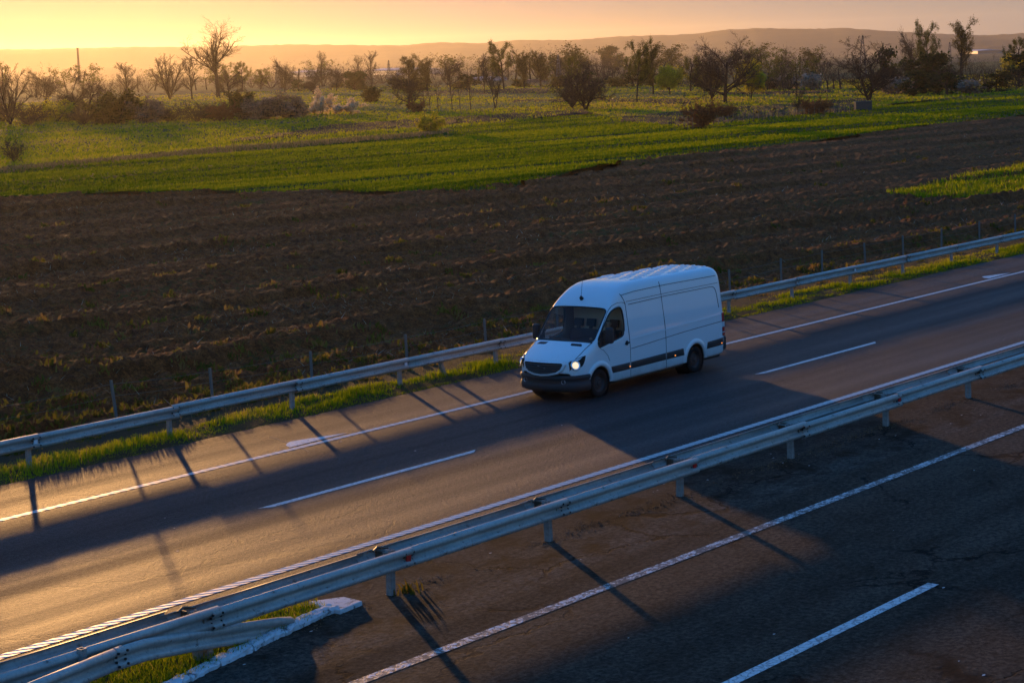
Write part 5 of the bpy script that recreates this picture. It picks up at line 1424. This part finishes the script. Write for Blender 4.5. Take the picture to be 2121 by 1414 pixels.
# hedge and shrubs on the left
for i, (bx, by, top, w, key, lab) in enumerate([
        (60, 262, 205, 90, 'brush', 'brown brush in haze at the left end of the hedge'),
        (118, 255, 205, 80, 'bush_y', 'yellow bush in the hazy hedge below the bushy bare tree'),
        (175, 262, 212, 90, 'brush', 'brown brush in the hedge under the bushy bare tree'),
        (242, 260, 188, 92, 'bush_g', 'tall olive bush in the hedge right of the bushy bare tree'),
        (300, 258, 200, 84, 'bush_b', 'greyish flowering shrub in the middle of the hedge'),
        (352, 256, 212, 80, 'brush', 'brown brush in the hedge under the fan-shaped tree'),
        (408, 256, 208, 84, 'brush', 'brown brush in the hedge left of the tallest trunk'),
        (462, 254, 210, 80, 'brush_r', 'reddish brush in the hedge at the foot of the tallest tree'),
        (505, 250, 190, 70, 'bush_g', 'olive bush between the tallest tree and grey flowering shrub')]):
    tree(key, (bx, by), top, w, 'hedge_shrub', lab, 'shrub', 'hedge on the left')
tree('bush_b', (545, 251), 196, 96, 'flowering_shrub', 'large grey flowering shrub at the right end of the hedge', 'shrub')
tree('bush_b', (590, 247), 190, 84, 'flowering_shrub', 'taller grey flowering shrub right of the large one', 'shrub')
tree('bush_b', (622, 243), 222, 34, 'flowering_shrub', 'small low grey shrub before the white blossom tree', 'shrub')
tree('blossom', (667, 241), 184, 42, 'blossom_tree', 'upright tree in white blossom catching the sun', 'shrub')
tree('blossom', (652, 241), 214, 38, 'blossom_bush', 'low white blossom bush at the foot of the upright blossom tree', 'shrub')
tree('blossom', (696, 240), 210, 38, 'blossom_bush', 'low white blossom bush between the two taller blossoming ones', 'shrub')
tree('blossom', (727, 239), 205, 50, 'blossom_tree', 'rounded white blossom bush right of the upright blossom tree', 'shrub')
tree('bush_y', (891, 278), 227, 58, 'bush', 'round yellow-green bush alone at the edge of the green crop', 'bush')
tree('brush_r', (1456, 266), 204, 84, 'shrub', 'orange twiggy shrub at the left end of the orchard', 'shrub')
tree('brush_r', (1500, 246), 212, 52, 'shrub', 'orange twiggy shrub at the foot of the big broad bare tree', 'shrub')
tree('brush_r', (862, 236), 204, 44, 'shrub', 'reddish twiggy shrub behind the round yellow-green bush', 'shrub')
tree('brush', (30, 334), 272, 50, 'shrub', 'sparse bare stems standing in the field at the left edge', 'shrub')
tree('brush_r', (1690, 240), 196, 70, 'shrub', 'red-brown twiggy shrub in the orchard left of the green box', 'shrub')
# row of thin saplings near the centre
ORD = 'first second third fourth fifth sixth seventh eighth ninth tenth eleventh twelfth thirteenth fourteenth fifteenth sixteenth seventeenth eighteenth nineteenth twentieth twenty-first twenty-second'.split()
for no, (bx, by, top, w) in enumerate(((879, 228, 168, 20), (891, 230, 176, 16), (908, 231, 166, 18), (937, 231, 164, 18), (953, 231, 166, 16), (975, 232, 160, 22))):
    tree('sapling', (bx, by), top, w, 'sapling', ORD[no] + ' thin bare sapling from the left in the row left of the V-shaped tree', 'sapling', 'sapling row near the centre')
# orchard saplings in front of the broad trees
ro = np.random.default_rng(9)
for i in range(22):
    t = i / 21; bx = 1512 + 262 * t + ro.normal(0, 3); by = 259 - 27 * t + ro.normal(0, 1.5) - 2; h_ = ro.uniform(18, 34)
    if i == 10: continue
    tree('sapling', (bx, by), by - h_, 14, 'sapling', ORD[i - (i > 10)] + ' small sapling from the left in the fenced orchard row', 'sapling', 'orchard saplings')
tree('slim', (1653, 244), 180, 30, 'sapling', 'tallest bare sapling of the orchard row left of the green box', 'sapling')
# woods that read as one mass
def wood(name, items, label, keep=.5):
    Vs, Fs, Ms, Ts, o = [], [], [], [], 0
    rw_ = np.random.default_rng(len(items)); keys = []
    for key, bx, by, top, w, push in items:
        p_ = PROTO[key]; P = G(bx, by); P = CAM_P + (P - CAM_P) * push; P[2] = ZF - .2
        k = px_size(P); sz = (by - top) * k / p_['h']; sx = min(max(w * k * .5 / p_['half'], sz * .5), sz * 2.2); a = rw_.uniform(0, 6.28)
        V = p_['LV'] * np.array([sx, sx, sz]); V = np.stack([V[:, 0] * math.cos(a) - V[:, 1] * math.sin(a), V[:, 0] * math.sin(a) + V[:, 1] * math.cos(a), V[:, 2]], 1) + P
        Vs.append(V); Fs.append(p_['LF'] + o); o += len(V); Ts.append(p_['LT'])
        if key not in keys: keys.append(key)
        Ms.append(p_['LM'] + 2 * keys.index(key))
        St = p_['S'][p_['S'][:, 8] <= 0]; Vt, Ft = seg_mesh('', St, None, 4); Vt = Vt * np.array([sx, sx, sz]); Vt = np.stack([Vt[:, 0] * math.cos(a) - Vt[:, 1] * math.sin(a), Vt[:, 0] * math.sin(a) + Vt[:, 1] * math.cos(a), Vt[:, 2]], 1) + P
        Vs.append(Vt); Fs.append(Ft + o); o += len(Vt); Ts.append(np.zeros(len(Vt))); Ms.append(np.full(len(Ft), 2 * keys.index(key)))
    mats = []
    for k in keys:
        mm = PROTO[k]['crown'].materials; mats += [mm[0], mm[1] if len(mm) > 1 else mm[0]]
    return ob(name, me_np(name, np.concatenate(Vs), np.concatenate(Fs), mats, False, np.concatenate(Ms), np.concatenate(Ts)), label=label, cat='wood', kind='stuff')
rw2 = np.random.default_rng(77)
def belt(x0, x1, step, by, top, jit, keys, push, w):
    out = []; x = x0
    while x < x1:
        b = np.interp(x, *by) if not np.isscalar(by) else by; t = np.interp(x, *top) if not np.isscalar(top) else top
        out.append((keys[rw2.integers(len(keys))], x + rw2.normal(0, step * .2), b + rw2.normal(0, 1.5), t + rw2.normal(0, jit), w * rw2.uniform(.75, 1.3), push)); x += step * rw2.uniform(.7, 1.3)
    return out
wood('far_wood', belt(1100, 1720, 15, ([1100, 1720], [168, 160]), ([1100, 1300, 1450, 1600, 1720], [106, 110, 100, 96, 102]), 8, ['wide', 'poplar', 'round', 'brush', 'wide2'], 1.15, 66), 'hazy belt of far trees right of the centre, under the hills', .30)
wood('right_wood', belt(1845, 2200, 15, ([1845, 2200], [190, 176]), ([1845, 1900, 2000, 2060, 2200], [108, 112, 104, 112, 100]), 6, ['wide2', 'brush', 'dark', 'wide', 'brush'], 1.0, 62) + belt(1850, 2200, 18, ([1850, 2200], [196, 184]), 150, 6, ['brush', 'brush', 'bush_b', 'dark'], 1.0, 60), 'dark dense wood along the right side behind the green crop', .42)
wood('mid_wood', belt(1560, 1740, 14, 186, ([1560, 1740], [106, 110]), 8, ['wide', 'round', 'wide2', 'brush'], 1.0, 66) + belt(1575, 1700, 26, 184, 144, 4, ['bush_b', 'bush_b', 'brush'], .99, 44), 'trees between the big broad bare tree and the widest bare tree', .36)
wood('centre_wood', belt(880, 1330, 16, ([880, 1330], [170, 172]), ([880, 980, 1120, 1330], [122, 112, 108, 118]), 9, ['wide', 'poplar', 'wide2', 'brush', 'round'], 1.05, 64), 'hazy belt of trees behind the sapling row in the centre', .28)
wood('hedge_belt', belt(540, 1720, 30, ([540, 1720], [190, 184]), 162, 6, ['brush', 'bush_g', 'brush', 'dark'], 1.1, 56), 'low hedges and scrub running under the far trees across the middle', .5)
wood('left_wood', belt(-120, 880, 24, ([-120, 880], [208, 174]), ([-120, 200, 500, 880], [138, 142, 134, 126]), 11, ['wide', 'wide2', 'brush', 'brush', 'round'], 1.05, 70), 'faint hazy trees across the plain at the left', .26)
wood('undergrowth', belt(0, 520, 26, ([0, 520], [256, 250]), 222, 6, ['brush', 'brush', 'bush_g'], 1.03, 56), 'brown undergrowth filling the hedge on the left', .5)

# ---------------------------------------------------------------- far buildings, chimney, pylons, orchard fence, green box
def shed(x0, x1, yb, yt, depth, label, wall, roof, name='factory_shed', push=1.0):
    A, Bq = G(x0, yb), G(x1, yb); A = CAM_P + (A - CAM_P) * push; Bq = CAM_P + (Bq - CAM_P) * push; A[2] = Bq[2] = ZF - .3
    k = px_size((A + Bq) / 2); H = (yb - yt) * k; d = Bq - A; L = np.linalg.norm(d); d /= L; nn = np.array([-d[1], d[0], 0]);
    if nn @ wf < 0: nn = -nn
    e = empty(name, tuple(A)); tag(e, label, 'building')
    def pt(u, v, z): return tuple(d * u * L + nn * v * depth + np.array([0, 0, z]))
    m = MB(); m.add([pt(0, 0, 0), pt(1, 0, 0), pt(1, 1, 0), pt(0, 1, 0), pt(0, 0, H * .72), pt(1, 0, H * .72), pt(1, 1, H * .72), pt(0, 1, H * .72)], [(0, 1, 5, 4), (1, 2, 6, 5), (2, 3, 7, 6), (3, 0, 4, 7)]); m.build('wall', wall, e)
    m = MB(); o = .01; m.add([pt(-o, -.02, H * .71), pt(1 + o, -.02, H * .71), pt(1 + o, .5, H), pt(-o, .5, H), pt(1 + o, 1.02, H * .71), pt(-o, 1.02, H * .71)], [(0, 1, 2, 3), (3, 2, 4, 5), (0, 3, 5), (1, 4, 2)]); m.build('roof', roof, e)
    nw = max(3, int(L / 9))
    for i in range(nw):
        u = (i + .5) / nw; m = MB(); m.add([pt(u - .22 / nw, -.004, H * .28), pt(u + .22 / nw, -.004, H * .28), pt(u + .22 / nw, -.004, H * .5), pt(u - .22 / nw, -.004, H * .5)], [(0, 1, 2, 3)]); m.build('window', M_RUB, e)
M_SHED = plain('shed_wall', (.40, .39, .38), .6); M_SROOF = plain('shed_roof', (.42, .43, .45), .7); M_SROOF2 = plain('tile_roof', (.22, .12, .08), .8)
shed(598, 634, 159, 146, 40, 'small white factory shed left of the white blossom tree in the haze', M_SHED, M_SROOF)
shed(752, 820, 155, 142, 50, 'long white factory shed in the haze left of the crooked bare tree', M_SHED, M_SROOF)
shed(978, 1004, 168, 158, 12, 'small white roofed shed left of the V-shaped bare tree', M_SHED, M_SROOF)
shed(1064, 1086, 172, 164, 10, 'small low barn right of the V-shaped bare tree', plain('barn_wall', (.2, .15, .11), .9), M_SROOF2, 'barn')
shed(2036, 2076, 106, 98, 40, 'pale flat building on the skyline at the right', M_SHED, M_SROOF, push=.6)
C = G(165, 172); C = CAM_P + (C - CAM_P) * .9; C[2] = ZF - .3; k = px_size(C)
ch = empty('factory_chimney', tuple(C)); tag(ch, 'tall dark factory chimney on the left horizon', 'chimney')
Hc = (172 - 98) * k * 1.0
MB().lathe([(3.2 * k, 0), (2.0 * k, Hc * .97)], 14, axis='Z').build('stack', plain('chimney_brick', (.12, .08, .06), .9), ch, smooth=True)
MB().lathe([(2.0 * k, Hc * .965), (2.4 * k, Hc * .97), (2.4 * k, Hc), (1.6 * k, Hc)], 14, axis='Z').build('rim', plain('chimney_rim', (.08, .06, .05), .9), ch)
M_STEEL = plain('pylon_steel', (.10, .10, .10), .6, .5)
def pylon(px, yb, yt, label, push=1.0):
    P = G(px, yb); P = CAM_P + (P - CAM_P) * push; P[2] = ZF - .3; k = px_size(P); H = (yb - yt) * k; e = empty('lattice_pylon', tuple(P), rz=.4); tag(e, label, 'pylon')
    b = H * .09; lg = MB(); br_ = MB(); lv = 9
    def cor(t): w = b * (1 - t) + .012 * H * t; return [np.array([sx * w, sy * w, H * t]) for sx, sy in ((-1, -1), (1, -1), (1, 1), (-1, 1))]
    th = .005 * H
    for q in range(4): lg.tube([cor(0)[q], cor(1)[q]], th, 4)
    for i in range(lv):
        c0, c1 = cor(i / lv), cor((i + 1) / lv)
        for q in range(4): br_.tube([c0[q], c1[(q + 1) % 4]], th * .6, 3); br_.tube([c0[(q + 1) % 4], c1[q]], th * .6, 3)
    lg.build('legs', M_STEEL, e); br_.build('bracing', M_STEEL, e)
    for t, w in ((.70, .16), (.82, .20), (.93, .14)):
        m = MB(); z = H * t; m.tube([(-w * H, 0, z), (0, 0, z + .025 * H), (w * H, 0, z)], th * .9, 4); m.tube([(-w * H, 0, z), (w * H, 0, z)], th * .8, 4); m.build('cross_arm', M_STEEL, e)
pylon(575, 168, 108, 'lattice pylon rising from the haze on the left', .55)
pylon(806, 162, 108, 'lattice pylon above the long white shed', .6)
pylon(1157, 152, 87, 'lattice mast on the horizon right of the round green crown', .5)
pylon(1787, 140, 52, 'lattice mast rising behind the widest bare tree', .6)
pylon(1967, 130, 68, 'lattice mast between the two tall trees on the right', .6)
# green box by the field
P = G(1773, 232); Q = G(1806, 231); k = px_size(P); e = empty('green_box', tuple((P[0], P[1], ZF)), rz=0); tag(e, 'blue-green metal box at the field edge under the widest tree', 'shed')
d = Q - P; L = np.linalg.norm(d); d /= L; nn = np.array([-d[1], d[0], 0]); hb = 20 * k; Mg = plain('green_sheet', (.028, .05, .042), .7)
def bxp(u, v, z): return tuple(d * u + nn * v + np.array([0, 0, z]))
m = MB(); m.add([bxp(0, 0, -.1), bxp(L, 0, -.1), bxp(L, 1.6, -.1), bxp(0, 1.6, -.1), bxp(0, 0, hb), bxp(L, 0, hb), bxp(L, 1.6, hb), bxp(0, 1.6, hb)], [(0, 1, 5, 4), (1, 2, 6, 5), (2, 3, 7, 6), (3, 0, 4, 7), (4, 5, 6, 7)]); m.build('wall', Mg, e)
m = MB(); m.add([bxp(-.08, -.08, hb + .01), bxp(L + .08, -.08, hb + .01), bxp(L + .08, 1.68, hb + .01), bxp(-.08, 1.68, hb + .01), bxp(-.08, -.08, hb + .08), bxp(L + .08, -.08, hb + .08), bxp(L + .08, 1.68, hb + .08), bxp(-.08, 1.68, hb + .08)], [(0, 1, 5, 4), (1, 2, 6, 5), (2, 3, 7, 6), (3, 0, 4, 7), (4, 5, 6, 7), (3, 2, 1, 0)]); m.build('lid', Mg, e)
for u in (.33, .66):
    m = MB(); m.add([bxp(L * u - .03, -.03, -.1), bxp(L * u + .03, -.03, -.1), bxp(L * u + .03, -.03, hb), bxp(L * u - .03, -.03, hb), bxp(L * u - .03, -.002, -.1), bxp(L * u + .03, -.002, -.1), bxp(L * u + .03, -.002, hb), bxp(L * u - .03, -.002, hb)], [(0, 1, 2, 3), (0, 3, 7, 4), (1, 5, 6, 2)]); m.build('rib', Mg, e)
# orchard stake fence
of = empty('stake_fence', tuple(G(1500, 262))); tag(of, 'thin stake fence along the edge of the orchard', 'fence'); O = np.array(G(1500, 262))
M_STAKE = plain('stake_wood', (.16, .12, .08), .9); tops = []
for i in range(34):
    t = i / 33; P = G(1425 + 345 * t, float(np.interp(1425 + 345 * t, [1425, 1500, 1770], [269, 260.5, 233.5])))
    z = float(h_meadow(np.array(P[0]), np.array(P[1]))); m = MB(); hh = 1.35 + ro.normal(0, .12)
    b = np.array([P[0], P[1], z - .1]) - O; tp = b + np.array([ro.normal(0, .05), ro.normal(0, .05), hh]); m.tube([b, tp], .045, 4); m.build('stake', M_STAKE, of); tops.append(b + (tp - b) * .8)
m = MB(); m.tube(tops, .012, 3, caps=False); m.build('wire', M_STEEL, of)

# ---------------------------------------------------------------- haze
hz = MB(); hz.box((-10200, -10200, -5), (10200, 10200, 200)); 
hm = bpy.data.materials.new('haze_air'); hm.use_nodes = True; hn = hm.node_tree.nodes
hn.remove(hn['Principled BSDF'])
pv = hn.new('ShaderNodeVolumePrincipled'); pv.inputs['Color'].default_value = (.90, .83, .72, 1); pv.inputs['Density'].default_value = HAZE = 0.000044
pv.inputs['Anisotropy'].default_value = .73
hm.node_tree.links.new(pv.outputs[0], hn['Material Output'].inputs['Volume'])
hz.build('haze', hm, kind='stuff', label='warm haze hanging over the whole plain', cat='haze')
